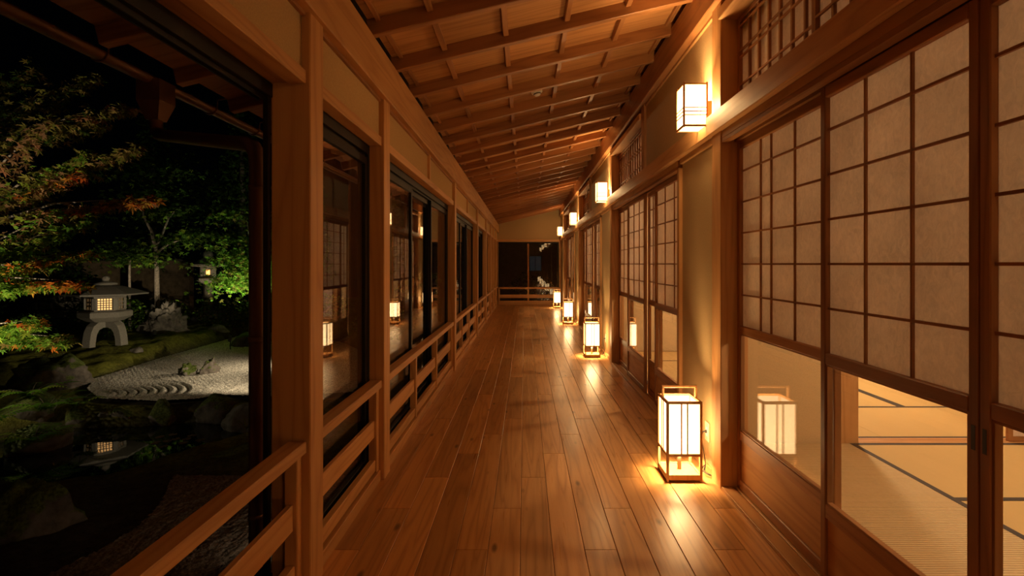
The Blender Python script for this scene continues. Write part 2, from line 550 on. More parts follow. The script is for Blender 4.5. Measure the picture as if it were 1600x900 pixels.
for a, b in openings:
    box('door_head', XR + 0.006, XR + 0.155, a, b, 2.022, 2.067, 'cedar_y', wr, 0.003)
    for q in (0.006, 0.078, 0.138):
        box('head_groove_strip', XR + q, XR + q + (0.045 if q < 0.01 else 0.016), a, b, 2.000, 2.022, 'dark_y', wr, 0.001)
    box('door_sill', XR + 0.002, XR + 0.16, a, b, -0.005, 0.010, 'cedar_y', wr, 0.0)
    for q, wd in ((0.004, 0.066), (0.082, 0.012), (0.140, 0.02)):
        box('sill_strip', XR + q, XR + q + wd, a, b, 0.010, 0.020, 'cedar_y', wr, 0.002)
ranmas = [(1.28, RP[1]), (4.98, RP[2]), (8.98, RP[3]), (13.10, RP[4])]
ups = [(YB, 1.16), (RP[1] + RPT, 4.86), (RP[2] + RPT, 8.86), (RP[3] + RPT, 12.98), (RP[4] + RPT, YE)]
for a, b in ups:
    box('plaster_panel', XR + 0.028, XR + 0.07, a, b, 2.185, 2.83, 'plaster', wr, 0.0)
    box('plaster_back', XR + 0.10, XR + 0.15, a, b, 2.0, 2.95, 'room_plaster', wr, 0.0)
    box('top_strip', XR + 0.012, XR + 0.03, a, b, 2.795, 2.815, 'cedar_y', wr, 0.001)
n_win = 10
for k, (a, b) in enumerate(ranmas):
    box('stud', XR + 0.004, XR + 0.12, a - 0.12, a, 2.185, 2.82, 'dark_z', wr, 0.003)
    box('plaster_panel', XR + 0.028, XR + 0.07, a, b, 2.765, 2.83, 'plaster', wr, 0.0)
    box('transom_head', XR - 0.016, XR + 0.11, a, b, 2.705, 2.765, 'cedar_y', wr, 0.003)
    box('transom_sill', XR + 0.02, XR + 0.13, a, b, 2.14, 2.205, 'dark_y', wr, 0.002)
    wn = tag(empty('window_%d' % n_win), ['lattice transom window above the nearest shoji doors', 'lattice transom window above the second shoji bay',
             'lattice transom window above the third shoji bay', 'lattice transom window above the farthest shoji bay'][k], kind='structure')
    n_win += 1
    mid = (a + b) / 2
    for j, (c0, c1) in enumerate(((a + 0.01, mid + 0.02), (mid - 0.02, b - 0.01))):
        xo = XR + (0.066 if j == 0 else 0.092)
        for s0, s1 in ((c0, c0 + 0.032), (c1 - 0.032, c1)):
            box('stile', xo, xo + 0.022, s0, s1, 2.207, 2.703, 'dark_z', wn, 0.002)
        for z0, z1 in ((2.207, 2.235), (2.675, 2.703)):
            box('rail', xo, xo + 0.022, c0 + 0.032, c1 - 0.032, z0, z1, 'dark_y', wn, 0.002)
        n = 6
        for q in range(1, n + 1):
            yy = c0 + 0.032 + (c1 - c0 - 0.064) * q / (n + 1)
            box('bar', xo + 0.002, xo + 0.016, yy - 0.007, yy + 0.007, 2.235, 2.675, 'dark_z', wn, 0.0)
        for z in (2.312, 2.470, 2.506, 2.645):
            box('cross_bar', xo - 0.002, xo + 0.009, c0 + 0.032, c1 - 0.032, z - 0.005, z + 0.005, 'dark_y', wn, 0.0)
        box('paper', xo + 0.017, xo + 0.0185, c0 + 0.03, c1 - 0.03, 2.233, 2.677, 'paper', wn, 0.0)

# ---- far wall
wf = tag(empty('wall_far'), 'plaster gable wall with a dark window at the corridor end', kind='structure')
box('plaster_panel', XL - 0.15, XR + 0.15, YE + 0.03, YE + 0.08, 2.08, 3.2, 'plaster', wf, 0.0)
box('lintel', XL - 0.15, XR + 0.15, YE - 0.01, YE + 0.08, 2.005, 2.085, 'cedar_x', wf, 0.003)
box('post', XR - 0.035, XR + 0.15, YE - 0.01, YE + 0.08, 0.0, 2.005, 'cedar_z', wf, 0.003)
box('post', XL - 0.15, XL - 0.005, YE - 0.01, YE + 0.08, 0.0, 2.005, 'cedar_z', wf, 0.003)
box('sill', XL, XR, YE - 0.02, YE + 0.08, 0.0, 0.062, 'cedar_x', wf, 0.003)
wn = tag(empty('window_14'), 'dark two pane window closing the far end of the corridor', kind='structure')
x0, x1 = XL - 0.005, XR - 0.035
box('frame_head', x0, x1, YE + 0.01, YE + 0.06, 1.96, 2.005, 'alu', wn, 0.002)
box('frame_sill', x0, x1, YE + 0.01, YE + 0.06, 0.062, 0.09, 'alu', wn, 0.002)
for s0, s1 in ((x0, x0 + 0.04), (x1 - 0.04, x1), (0.085, 0.135)):
    box('frame_mullion', s0, s1, YE + 0.01, YE + 0.06, 0.09, 1.96, 'dark_z' if 0 < s0 < 0.1 else 'alu', wn, 0.002)
for s0, s1 in ((x0 + 0.04, 0.085), (0.135, x1 - 0.04)):
    box('pane', s0, s1, YE + 0.03, YE + 0.035, 0.09, 1.96, 'glass', wn, 0.0)
r = tag(empty('railing', (0.12, YE - 0.06, 0.0)), 'low wooden railing across the dark end window', 'railing', 'railings along the garden windows')
def rb2(nm, x0, x1, z0, z1, mt, d0=-0.025, d1=0.025):
    return box(nm, x0 - 0.12, x1 - 0.12, d0, d1, z0, z1, mt, r, 0.003)
rb2('handrail', XL, XR - 0.04, 0.505, 0.56, 'cedar_x', -0.035, 0.035)
for s0, s1 in ((XL, XL + 0.05), (XR - 0.09, XR - 0.04), (0.085, 0.135)):
    rb2('baluster', s0, s1, 0.0, 0.505, 'cedar_z')
for s0, s1 in ((XL + 0.05, 0.085), (0.135, XR - 0.09)):
    rb2('middle_board', s0, s1, 0.215, 0.325, 'cedar_x', -0.012, 0.012)
    rb2('bottom_rail', s0, s1, 0.065, 0.13, 'cedar_x', -0.015, 0.015)

# ---- wall behind the camera
wb = tag(box('wall_back', XL - 0.15, XR + 0.15, YB - 0.06, YB - 0.005, -0.02, 3.1, 'plaster', None, 0.0), 'plaster wall closing the corridor behind the viewer', kind='structure')

# ================================================================== SHOJI DOORS
def shoji(y0, y1, track, label, ncol=3, handle=None, extra=None):
    """one sliding panel: paper lattice above, glass in the middle, board below"""
    t = 0.030
    xc = XR + (0.094 if track == 0 else 0.056)      # 0 back track, 1 front track
    zb = 0.021
    o = tag(empty('shoji_panel', (xc + t / 2, (y0 + y1) / 2, zb)), label, 'sliding door', 'sliding shoji doors along the right wall')
    hw = (y1 - y0) / 2
    def b(nm, a0, a1, c0, c1, z0, z1, mt, bv=0.002, par=None):
        return box(nm, a0, a1, c0, c1, z0 - zb, z1 - zb, mt, par or o, bv)
    S = 0.032
    for s0, s1 in ((-hw, -hw + S), (hw - S, hw)):
        st = b('stile', -t / 2, t / 2, s0, s1, zb, 2.0, 'dark_z', 0.003)
    for z0, z1, nm in ((1.955, 2.0, 'top_rail'), (0.905, 0.948, 'middle_rail'), (0.300, 0.355, 'lower_rail'), (zb, 0.075, 'bottom_rail')):
        b(nm, -t / 2, t / 2, -hw + S, hw - S, z0, z1, 'dark_y', 0.003)
    zt, zo = 1.955, 0.948
    rows = [0.948 + 0.176 * k for k in range(1, 6)]
    for z in rows:
        b('kumiko_bar', -0.004, 0.0055, -hw + S, hw - S, z - 0.0045, z + 0.0045, 'dark_y', 0.0)
    ys = [-hw + S + (2 * hw - 2 * S) * k / ncol for k in range(1, ncol)] if extra is None else [e - (y0 + y1) / 2 for e in extra]
    for yy in ys:
        b('kumiko_bar', -0.003, 0.0055, yy - 0.0045, yy + 0.0045, zo, zt, 'dark_z', 0.0)
    b('paper', 0.0055, 0.0068, -hw + S - 0.002, hw - S + 0.002, zo - 0.002, zt + 0.002, 'paper', 0.0)
    b('glass_pane', -0.002, 0.002, -hw + S, hw - S, 0.355, 0.905, 'glass_door', 0.0)
    for z0, z1 in ((0.355, 0.363), (0.897, 0.905)):
        b('glass_bead', -0.011, 0.011, -hw + S, hw - S, z0, z1, 'dark_y', 0.001)
    for s0, s1 in ((-hw + S, -hw + S + 0.008), (hw - S - 0.008, hw - S)):
        b('glass_bead', -0.011, 0.011, s0, s1, 0.363, 0.897, 'dark_z', 0.001)
    b('lower_board', -0.004, 0.004, -hw + S, hw - S, 0.075, 0.300, 'cedar_y', 0.0)
    if handle is not None:
        yy = -hw + S / 2 if handle < 0 else hw - S / 2
        b('finger_pull', -t / 2 - 0.0008, -t / 2 + 0.004, yy - 0.006, yy + 0.006, 0.810, 0.875, 'black', 0.0)
    return o

shoji(2.020, 2.944, 0, 'shoji door beside the nearest floor lamp, mirroring it in the glass', 4, None, extra=[2.345, 2.570, 2.685])
shoji(1.335, 2.050, 1, 'front shoji door with finger pull showing the tatami room below', 3, -1)
shoji(0.550, 1.333, 1, 'shoji door cut by the right edge of the frame', 3, 1)
shoji(-0.208, 0.600, 0, 'shoji door behind the right edge, out beside the viewer', 3)
nth = ['second', 'third', 'farthest']
for k, (a, b) in enumerate(openings[1:]):
    q = (b - a) / 4
    e1, e2, e3 = (b - 0.72 * (b - a) / 2.8, a + 1.25 * (b - a) / 2.8, a + 0.86 * (b - a) / 2.8)
    nm = nth[k]
    shoji(e1 - 0.03, b - 0.002, 0, 'deepest back track shoji door of the %s door bay, against its far post' % nm)
    shoji(e2, e1, 1, 'wide front track shoji door of the %s door bay' % nm, handle=-1)
    shoji(e3 - 0.03, e2 + 0.02, 0, 'half hidden back track shoji door of the %s door bay' % nm)
    shoji(a + 0.002, e3, 1, 'nearest front track shoji door of the %s door bay, beside its jamb' % nm)

# ================================================================== FLOOR LAMPS
def floor_lamp(x, y, label, cord_to=None):
    W, H, P = 0.213, 0.480, 0.015
    h = W / 2
    o = tag(empty('floor_lamp', (x, y, 0)), label, 'floor lamp', 'paper floor lamps along the right wall')
    def b(nm, *a, mt='lamp_z', bv=0.0015, par=None):
        return box(nm, *a, mt, par or o, bv)
    for sx in (-1, 1):
        for sy in (-1, 1):
            xa, xb = sorted((sx * h, sx * (h - P))); ya, yb = sorted((sy * h, sy * (h - P)))
            b('post', xa, xb, ya, yb, 0.0, H)
    for z0, z1, nm in ((0.012, 0.044, 'base_rail'), (0.152, 0.168, 'lower_rail'), (0.464, 0.480, 'top_rail')):
        for s in (-1, 1):
            ya, yb = sorted((s * (h - 0.001), s * (h - P + 0.001)))
            b(nm, -h + P, h - P, ya, yb, z0, z1)
            b(nm, ya, yb, -h + P, h - P, z0, z1)
    b('shelf', -h + P, h - P, -h + P, h - P, 0.030, 0.040)
    hh = h - P / 2
    for s in (-1, 1):
        pa, pb = s * hh, s * (hh - 0.001)
        ya, yb = sorted((pa, pb))
        f = b('paper_shade', -h + P, h - P, ya, yb, 0.168, 0.464, mt='glow', bv=0)
        g = b('paper_shade', ya, yb, -h + P, h - P, 0.168, 0.464, mt='glow', bv=0)
        for q in (-0.018, 0.018):
            ya, yb = sorted((s * (h - 0.001), s * (h - 0.006)))
            b('slat', q - 0.004, q + 0.004, ya, yb, 0.168, 0.464, bv=0)
            b('slat', ya, yb, q - 0.004, q + 0.004, 0.168, 0.464, bv=0)
        xa, xb = sorted((s * (h + 0.002), s * (h - 0.012)))
        b('handle_post', xa, xb, -0.008, 0.008, 0.470, 0.540)
    b('handle', -h - 0.002, h + 0.002, -0.008, 0.008, 0.540, 0.554)
    tube('bulb_holder', [(0, 0, 0.04), (0, 0, 0.19)], 0.012, 'cream', o, 8)
    light('bulb', 'POINT', (0, 0, 0.27), BULB_F, BULB_C, o, shadow_soft_size=0.06)
    if cord_to:
        px, py, pz = cord_to[0] - x, cord_to[1] - y, cord_to[2]
        tube('plug', [(px + 0.004, py, pz), (px - 0.014, py, pz), (px - 0.016, py, pz), (px - 0.030, py, pz)], [0.010, 0.010, 0.006, 0.004], 'black', o, 8)
        pts = []
        ctrl = [Vector((px - 0.030, py, pz)), Vector((px - 0.040, py - 0.005, pz - 0.05)), Vector((px - 0.022, py - 0.02, 0.06)),
                Vector((px - 0.035, py - 0.05, 0.012)), Vector((px - 0.012, py - 0.09, 0.008)), Vector((px - 0.035, py - 0.12, 0.02)),
                Vector((px - 0.060, py - 0.07, 0.03)), Vector((px - 0.030, py - 0.03, 0.045)), Vector((px - 0.05, py - 0.09, 0.06)),
                Vector((px - 0.075, py - 0.10, 0.03)), Vector((h - 0.02, h - 0.05, 0.045))]
        for i in range(len(ctrl) - 1):
            p0 = ctrl[max(i - 1, 0)]; p1 = ctrl[i]; p2 = ctrl[i + 1]; p3 = ctrl[min(i + 2, len(ctrl) - 1)]
            for s in range(5):
                t = s / 5
                pts.append(0.5 * ((2 * p1) + (p2 - p0) * t + (2 * p0 - 5 * p1 + 4 * p2 - p3) * t * t + (3 * p1 - p0 - 3 * p2 + p3) * t ** 3))
        pts.append(ctrl[-1])
        tube('cord', pts, 0.0028, 'black', o, 6)
    return o

FL = [(0.951, -0.95), (0.951, 3.152), (0.941, 7.197), (0.938, 11.107), (0.952, 15.137)]  # the first lamp is added out of view to light the foreground
flab = ['glowing paper floor lamp behind the viewer', 'largest glowing paper floor lamp, nearest to the camera on the right', 'second glowing paper floor lamp, below the second wall lantern',
        'third glowing paper floor lamp down the corridor', 'farthest glowing paper floor lamp by the end window']
for (x, y), lb in zip(FL, flab):
    oy = y + 0.075
    floor_lamp(x, y, lb, (XR + 0.026, oy, 0.245))
    s = tag(empty('wall_outlet', (XR + 0.0225, oy, 0.245)), 'cream socket plate behind the %s floor lamp' % ['rear', 'nearest', 'second', 'third', 'farthest'][flab.index(lb)], 'outlet', 'wall sockets for the lamps')
    box('plate', -0.003, 0.0055, -0.035, 0.035, -0.06, 0.06, 'cream', s, 0.002)
    box('socket', -0.0045, -0.003, -0.014, 0.014, -0.028, 0.028, 'white_plastic', s, 0.0)

# ================================================================== WALL LANTERNS
def wall_lantern(y, label):
    W, H, P = 0.150, 0.265, 0.011
    x0 = XR - 0.167
    o = tag(empty('wall_lantern', (XR + 0.028, y, 2.135)), label, 'wall lantern', 'paper lanterns on the right wall')
    ox = XR + 0.028
    xa0, xb0 = x0 - ox, x0 + W - ox
    def b(nm, *a, mt='lamp_z', bv=0.0012):
        return box(nm, *a, mt, o, bv)
    for xa, xb in ((xa0, xa0 + P), (xb0 - P, xb0)):
        for ya, yb in ((0, P), (W - P, W)):
            b('post', xa, xb, ya, yb, -0.004, H + 0.005)
    for z0, z1, nm in ((0.0, 0.012, 'bottom_rail'), (H - 0.012, H - 0.002, 'top_rail')):
        for ya, yb in ((0.001, P - 0.001), (W - P + 0.001, W - 0.001)):
            b(nm, xa0 + P, xb0 - P, ya, yb, z0, z1)
        for xa, xb in ((xa0 + 0.001, xa0 + P - 0.001), (xb0 - P + 0.001, xb0 - 0.001)):
            b(nm, xa, xb, P, W - P, z0, z1)
    z0, z1 = 0.012, H - 0.012
    for ya in (P / 2, W - P / 2):
        b('paper_shade', xa0 + P, xb0 - P, ya - 0.0005, ya + 0.0005, z0, z1, mt='glow_wall', bv=0)
    b('paper_shade', xa0 + P / 2 - 0.0005, xa0 + P / 2 + 0.0005, P, W - P, z0, z1, mt='glow_wall', bv=0)
    b('bottom_shade', xa0 + P, xb0 - P, P, W - P, 0.004, 0.005, mt='glow_wall', bv=0)
    for z in (0.070, 0.092, 0.114):
        b('slat', xa0 + P, xb0 - P, 0.001, 0.004, z - 0.0027, z + 0.0027, bv=0)
        b('slat', xa0 + P, xb0 - P, W - 0.004, W - 0.001, z - 0.0027, z + 0.0027, bv=0)
        b('slat', xa0 + 0.001, xa0 + 0.004, P, W - P, z - 0.0027, z + 0.0027, bv=0)
    b('bracket', xb0 - 0.002, 0.0, 0.035, 0.115, -0.012, 0.165, mt='cedar_z')
    light('bulb', 'POINT', (xb0 - 0.060, W / 2, 0.13), BULB_W, BULB_C, o, shadow_soft_size=0.05)
    return o
for y, lb in ((-0.95, 'glowing wall lantern behind the viewer'), (3.10, 'largest glowing wall lantern, beside the nearest post'), (6.83, 'second glowing wall lantern from the camera'),  # first lantern: unseen extra behind the camera, brightens the near corridor
              (10.86, 'third glowing wall lantern from the camera'), (15.02, 'farthest glowing wall lantern near the end window')):
    wall_lantern(y, lb)

# ================================================================== CEILING DETECTORS
def detector(x, y, label, r=0.052):
    o = tag(empty('smoke_detector', (x, y, rz(x) + 0.088)), label, 'smoke detector', 'detectors on the ceiling')
    o.rotation_euler = (0, -RANG, 0)
    prof = [(r, 0.0), (r, -0.018), (r * 0.86, -0.026), (r * 0.62, -0.028), (r * 0.60, -0.040), (r * 0.46, -0.048), (0.001, -0.049)]
    vs, fs, n = [], [], 24
    for rr, z in prof:
        for k in range(n):
            vs.append((rr * math.cos(2 * math.pi * k / n), rr * math.sin(2 * math.pi * k / n), z))
    for i in range(len(prof) - 1):
        for k in range(n):
            fs.append((i * n + k, (i + 1) * n + k, (i + 1) * n + (k + 1) % n, i * n + (k + 1) % n))
    mesh_obj('housing', vs, fs, 'white_plastic', o, smooth=False)
    v, f = tube_data([(0, 0, -0.030), (0, 0, -0.037)], r * 0.66, 16)
    mesh_obj('grille', v, f, 'black', o)
    return o
detector(0.105, 4.62, 'round white smoke detector on the ceiling boards')
detector(0.09, 15.2, 'small distant smoke detector near the end wall', 0.075)

# ================================================================== TATAMI ROOMS
ft = tag(empty('floor_tatami', (0, 0, 0)), 'tatami floor of the rooms behind the shoji doors', kind='structure')
TZ = 0.04
def mat_piece(x0, x1, y0, y1, mt='tatami', borders=''):
    o = box('tatami_mat', x0 + 0.001, x1 - 0.001, y0 + 0.001, y1 - 0.001, -0.02, TZ, mt, ft, 0.002)
    cx, cy, cz = o.location
    B = 0.036
    for e in borders:
        if e == 'L': r = (x0, x0 + B, y0, y1)
        if e == 'R': r = (x1 - B, x1, y0, y1)
        if e == 'N': r = (x0, x1, y0, y0 + B)
        if e == 'F': r = (x0, x1, y1 - B, y1)
        box('mat_border', r[0] - cx, r[1] - cx, r[2] - cy, r[3] - cy, TZ - 0.006 - cz, TZ + 0.0015 - cz, 'ink', o, 0)
    return o
XT0, XT1, XT2, XT3 = XR + 0.162, 2.315, 4.15, 5.5
rooms = [(-1.20, 3.60), (3.70, 7.40), (7.50, 11.40), (11.50, 15.30)]
for ri, (a, b) in enumerate(rooms):
    mid = (a + b) / 2
    if ri == 0:
        mat_piece(XT0, XT1, a, 1.20, 'ribbed', 'R'); mat_piece(XT0, XT1, 1.20, b, 'ribbed', 'R')
        mat_piece(XT1, XT2, 2.725, b, 'tatami', 'NF')
        mat_piece(XT2, XT3, 1.8, b, 'tatami', 'LR')
        mat_piece(XT1, XT1 + 0.90, 0.885, 2.725, 'tatami', 'R')
        mat_piece(XT1 + 0.90, XT2, 0.885, 2.725, 'tatami', 'LR')
        mat_piece(XT1, XT2, a, 0.885, 'tatami', 'NF')
        mat_piece(XT2, XT3, a, 1.8, 'tatami', 'LR')
    else:
        y1_, y2_ = a + 0.83, b - 0.75
        mat_piece(XT0, 2.6, a, y1_, 'tatami', 'NF'); mat_piece(2.6, 4.4, a, y1_, 'tatami', 'NF'); mat_piece(4.4, XT3, a, y1_, 'tatami', 'NF')
        for xa, xb in ((XT0, 2.30), (2.30, 3.33), (3.33, 4.40), (4.40, XT3)):
            mat_piece(xa, xb, y1_, y2_, 'tatami', 'LR')
        mat_piece(XT0, 3.1, y2_, b, 'tatami', 'NF'); mat_piece(3.1, XT3, y2_, b, 'tatami', 'NF')
box('room_subfloor', XR + 0.10, XT3 + 0.1, -1.25, 15.4, -0.30, -0.021, 'dark_y', ft, 0)

wp = tag(empty('wall_room', (0, 0, 0)), 'plaster partitions, posts and ceilings of the tatami rooms', kind='structure')
for k, y in enumerate((3.60, 7.40, 11.40)):
    box('plaster_panel', XR + 0.16, 2.21, y + 0.02, y + 0.08, 0.0, 2.6, 'room_plaster', wp, 0)
    box('post', 2.21, 2.345, y - 0.005, y + 0.13, 0.0, 2.6, 'cedar_z', wp, 0.004)
    box('threshold', 2.345, XT3, y, y + 0.10, -0.02, TZ + 0.004, 'cedar_x', wp, 0.002)
    for q in (0.028, 0.066):
        box('threshold_groove', 2.345, XT3, y + q, y + q + 0.008, TZ + 0.004, TZ + 0.0055, 'dark_x', wp, 0)
    box('door_head', 2.345, XT3, y, y + 0.10, 1.82, 1.88, 'cedar_x', wp, 0.002)
    box('plaster_panel', 2.345, XT3, y + 0.02, y + 0.08, 1.88, 2.6, 'room_plaster', wp, 0)
box('plaster_panel', XR + 0.16, XT3, 15.32, 15.38, 0.0, 2.6, 'room_plaster', wp, 0)
box('plaster_panel', XR + 0.16, XT3, -1.28, -1.22, 0.0, 2.6, 'room_plaster', wp, 0)
box('plaster_panel', XT3, XT3 + 0.06, -1.28, 15.38, 0.0, 2.6, 'room_plaster', wp, 0)
box('room_ceiling', XR + 0.13, XT3 + 0.06, -1.28, 15.38, 2.60, 2.64, 'board_x', wp, 0)

def fusuma(x0, x1, y, label):
    o = tag(empty('fusuma_panel', ((x0 + x1) / 2, y, TZ + 0.006)), label, 'sliding door', 'fusuma doors between the tatami rooms')
    h = (x1 - x0) / 2
    Hh = 1.772
    for s0, s1 in ((-h, -h + 0.035), (h - 0.035, h)):
        box('stile', s0, s1, -0.012, 0.012, 0, Hh, 'dark_z', o, 0.002)
    for z0, z1 in ((0, 0.035), (Hh - 0.035, Hh)):
        box('rail', -h + 0.035, h - 0.035, -0.012, 0.012, z0, z1, 'dark_x', o, 0.002)
    box('paper', -h + 0.035, h - 0.035, -0.007, 0.007, 0.035, Hh - 0.035, 'fusuma', o, 0)
fusuma(3.42, 4.44, 3.632, 'dark framed fusuma door seen through the rightmost glass')
fusuma(4.42, 5.46, 3.670, 'fusuma door deeper in the near tatami room')
for y, nm in ((7.4, 'second'), (11.4, 'third')):
    fusuma(2.36, 3.40, y + 0.032, 'closed fusuma door by the post of the %s tatami room' % nm)
    fusuma(3.38, 4.42, y + 0.070, 'middle closed fusuma door of the %s tatami room' % nm)
    fusuma(4.40, 5.46, y + 0.032, 'outer closed fusuma door of the %s tatami room' % nm)

M['room_glow'] = emit_paper('room_lamp_paper', (1.0, 0.74, 0.42), 3.0, clear=0.35)
def pendant(x, y, label, watts):
    o = tag(empty('pendant_lamp', (x, y, 2.6)), label, 'pendant lamp', 'pendant lamps in the tatami rooms')
    tube('canopy', [(0, 0, 0), (0, 0, -0.02)], 0.05, 'cream', o, 16)
    tube('cable', [(0, 0, -0.02), (0, 0, -0.30)], 0.004, 'black', o, 6)
    s = 0.23
    for sx in (-1, 1):
        for sy in (-1, 1):
            box('frame_post', sx * s - 0.008, sx * s + 0.008, sy * s - 0.008, sy * s + 0.008, -0.46, -0.28, 'lamp_z', o, 0)
    for sg in (-1, 1):
        box('paper_shade', -s, s, sg * s - 0.001, sg * s + 0.001, -0.45, -0.29, 'room_glow', o, 0)
        box('paper_shade', sg * s - 0.001, sg * s + 0.001, -s, s, -0.45, -0.29, 'room_glow', o, 0)
        box('crosspiece', -s, s, sg * 0.04 - 0.006, sg * 0.04 + 0.006, -0.30, -0.288, 'lamp_z', o, 0)
    light('bulb', 'POINT', (0, 0, -0.48), watts, ROOM_C, o, shadow_soft_size=0.12)
for (a, b), nm in zip(rooms, ['near', 'second', 'third', 'farthest']):
    pendant(3.05, (a + b) / 2 + (0.35 if nm == 'near' else 0), 'square paper pendant lamp hanging in the %s tatami room' % nm, ROOM_W if nm == 'near' else ROOM_W * 1.8)

# ================================================================== GARDEN
def rock_material(name, base, moss):
    m, nt, out = new_mat(name)
    L = nt.links.new
    v, _, _ = obj_coords(nt, (7, 7, 7))
    n = nd(nt, 'ShaderNodeTexNoise', i_Scale=1.0, i_Detail=8.0, i_Roughness=0.65)
    L(v, n.inputs['Vector'])
    c = ramp(nt, n.outputs[0], [(0.3, tuple(x * 0.35 for x in base)), (0.55, base), (0.75, tuple(min(1, x * 1.5) for x in base))])
    g = nt.nodes.new('ShaderNodeNewGeometry')
    sp = nt.nodes.new('ShaderNodeSeparateXYZ'); L(g.outputs['Normal'], sp.inputs[0])
    v2, _, _ = obj_coords(nt, (3, 3, 3))
    n2 = nd(nt, 'ShaderNodeTexNoise', i_Scale=1.0, i_Detail=5.0)
    L(v2, n2.inputs['Vector'])
    if moss > 0:
        f = mth(nt, 'ADD', mth(nt, 'MULTIPLY', sp.outputs['Z'], 0.7), mth(nt, 'MULTIPLY', n2.outputs[0], 1.2))
        fm = ramp(nt, f, [(max(0.0, 1.02 - moss * 0.4), (0, 0, 0)), (min(1.0, 1.12 - moss * 0.4), (1, 1, 1))])
        v3, _, _ = obj_coords(nt, (40, 40, 40))
        n3 = nd(nt, 'ShaderNodeTexNoise', i_Scale=1.0, i_Detail=4.0)
        L(v3, n3.inputs['Vector'])
        mc = ramp(nt, n3.outputs[0], [(0.35, (0.03, 0.045, 0.008)), (0.7, (0.11, 0.14, 0.025))])
        c = mixc(nt, fm, c, mc)
    b = nd(nt, 'ShaderNodeBsdfPrincipled', i_Roughness=0.85)
    b.inputs['Specular IOR Level'].default_value = 0.25
    L(c, b.inputs['Base Color'])
    bp = nd(nt, 'ShaderNodeBump', i_Strength=0.6, i_Distance=0.03)
    L(n.outputs[0], bp.inputs['Height']); L(bp.outputs[0], b.inputs['Normal'])
    L(b.outputs[0], out.inputs[0])
    return m
M['rock'] = rock_material('grey_rock', (0.16, 0.145, 0.12), 0.0)
M['rock_moss'] = rock_material('mossy_rock', (0.15, 0.13, 0.11), 0.9)
M['rock_dark'] = rock_material('dark_rock', (0.10, 0.085, 0.07), 0.3)
M['granite'] = simple('granite', (0.25, 0.235, 0.20), 0.85, nscale=90, namp=0.35, bump=0.4, bscale=160, spec=0.2)
M['old_granite'] = simple('weathered_granite', (0.22, 0.20, 0.16), 0.9, nscale=30, namp=0.5, bump=0.5, bscale=80, spec=0.2)
M['bark'] = simple('pale_bark', (0.26, 0.22, 0.17), 0.9, nscale=25, namp=0.5, bump=0.5, bscale=60)
M['bark_dark'] = simple('dark_bark', (0.10, 0.08, 0.06), 0.9, nscale=25, namp=0.5, bump=0.5, bscale=60)
M['gravel'] = simple('white_gravel', (0.46, 0.43, 0.37), 0.95, nscale=48, namp=0.8, bump=1.0, bscale=48, spec=0.1)
M['pebble'] = simple('brown_pebbles', (0.17, 0.13, 0.10), 0.9, nscale=45, namp=0.7, bump=1.0, bscale=45, spec=0.2)
M['tile'] = simple('dark_roof_tile', (0.06, 0.055, 0.05), 0.6, nscale=10, namp=0.4)
M['earth_wall'] = simple('earth_wall_plaster', (0.30, 0.22, 0.13), 0.9, nscale=6, namp=0.4)
M['house_wall'] = simple('house_wall_render', (0.30, 0.28, 0.26), 0.9, nscale=5, namp=0.2)
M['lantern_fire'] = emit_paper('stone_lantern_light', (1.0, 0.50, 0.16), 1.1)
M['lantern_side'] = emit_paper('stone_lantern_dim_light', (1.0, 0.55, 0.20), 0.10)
M['lantern_flame'] = emit_paper('old_lantern_light', (1.0, 0.42, 0.10), 2.2)
M['blue_light'] = emit_paper('cold_lit_window', (0.25, 0.50, 0.62), 0.010)

def ground_material():
    m, nt, out = new_mat('moss_and_soil')
    L = nt.links.new
    at = nt.nodes.new('ShaderNodeAttribute'); at.attribute_name = 'moss'
    v, _, _ = obj_coords(nt, (16, 16, 16), jitter=False)
    n = nd(nt, 'ShaderNodeTexNoise', i_Scale=1.0, i_Detail=8.0, i_Roughness=0.7)
    L(v, n.inputs['Vector'])
    v2, _, _ = obj_coords(nt, (2.2, 2.2, 2.2), jitter=False)
    n2 = nd(nt, 'ShaderNodeTexNoise', i_Scale=1.0, i_Detail=4.0)
    L(v2, n2.inputs['Vector'])
    f = mth(nt, 'ADD', mth(nt, 'MULTIPLY', n.outputs[0], 0.6), mth(nt, 'MULTIPLY', n2.outputs[0], 0.4))
    mc = ramp(nt, f, [(0.36, (0.05, 0.045, 0.010)), (0.5, (0.13, 0.135, 0.02)), (0.66, (0.25, 0.25, 0.04))])
    sc_ = ramp(nt, n.outputs[0], [(0.3, (0.02, 0.016, 0.012)), (0.7, (0.075, 0.06, 0.045))])
    b = nd(nt, 'ShaderNodeBsdfPrincipled', i_Roughness=0.95)
    b.inputs['Specular IOR Level'].default_value = 0.1
    L(mixc(nt, at.outputs['Fac'], sc_, mc), b.inputs['Base Color'])
    bp = nd(nt, 'ShaderNodeBump', i_Strength=0.9, i_Distance=0.05)
    L(n.outputs[0], bp.inputs['Height']); L(bp.outputs[0], b.inputs['Normal'])
    L(b.outputs[0], out.inputs[0])
    return m
M['ground'] = ground_material()

def leaf_material():
    m, nt, out = new_mat('leaf')
    L = nt.links.new
    at = nt.nodes.new('ShaderNodeAttribute'); at.attribute_name = 'leaf_colour'
    d = nt.nodes.new('ShaderNodeBsdfDiffuse'); t = nt.nodes.new('ShaderNodeBsdfTranslucent')
    L(at.outputs['Color'], d.inputs[0]); L(at.outputs['Color'], t.inputs[0])
    mx = nt.nodes.new('ShaderNodeMixShader'); mx.inputs[0].default_value = 0.4
    L(d.outputs[0], mx.inputs[1]); L(t.outputs[0], mx.inputs[2])
    L(mx.outputs[0], out.inputs[0])
    return m
M['leaf'] = leaf_material()

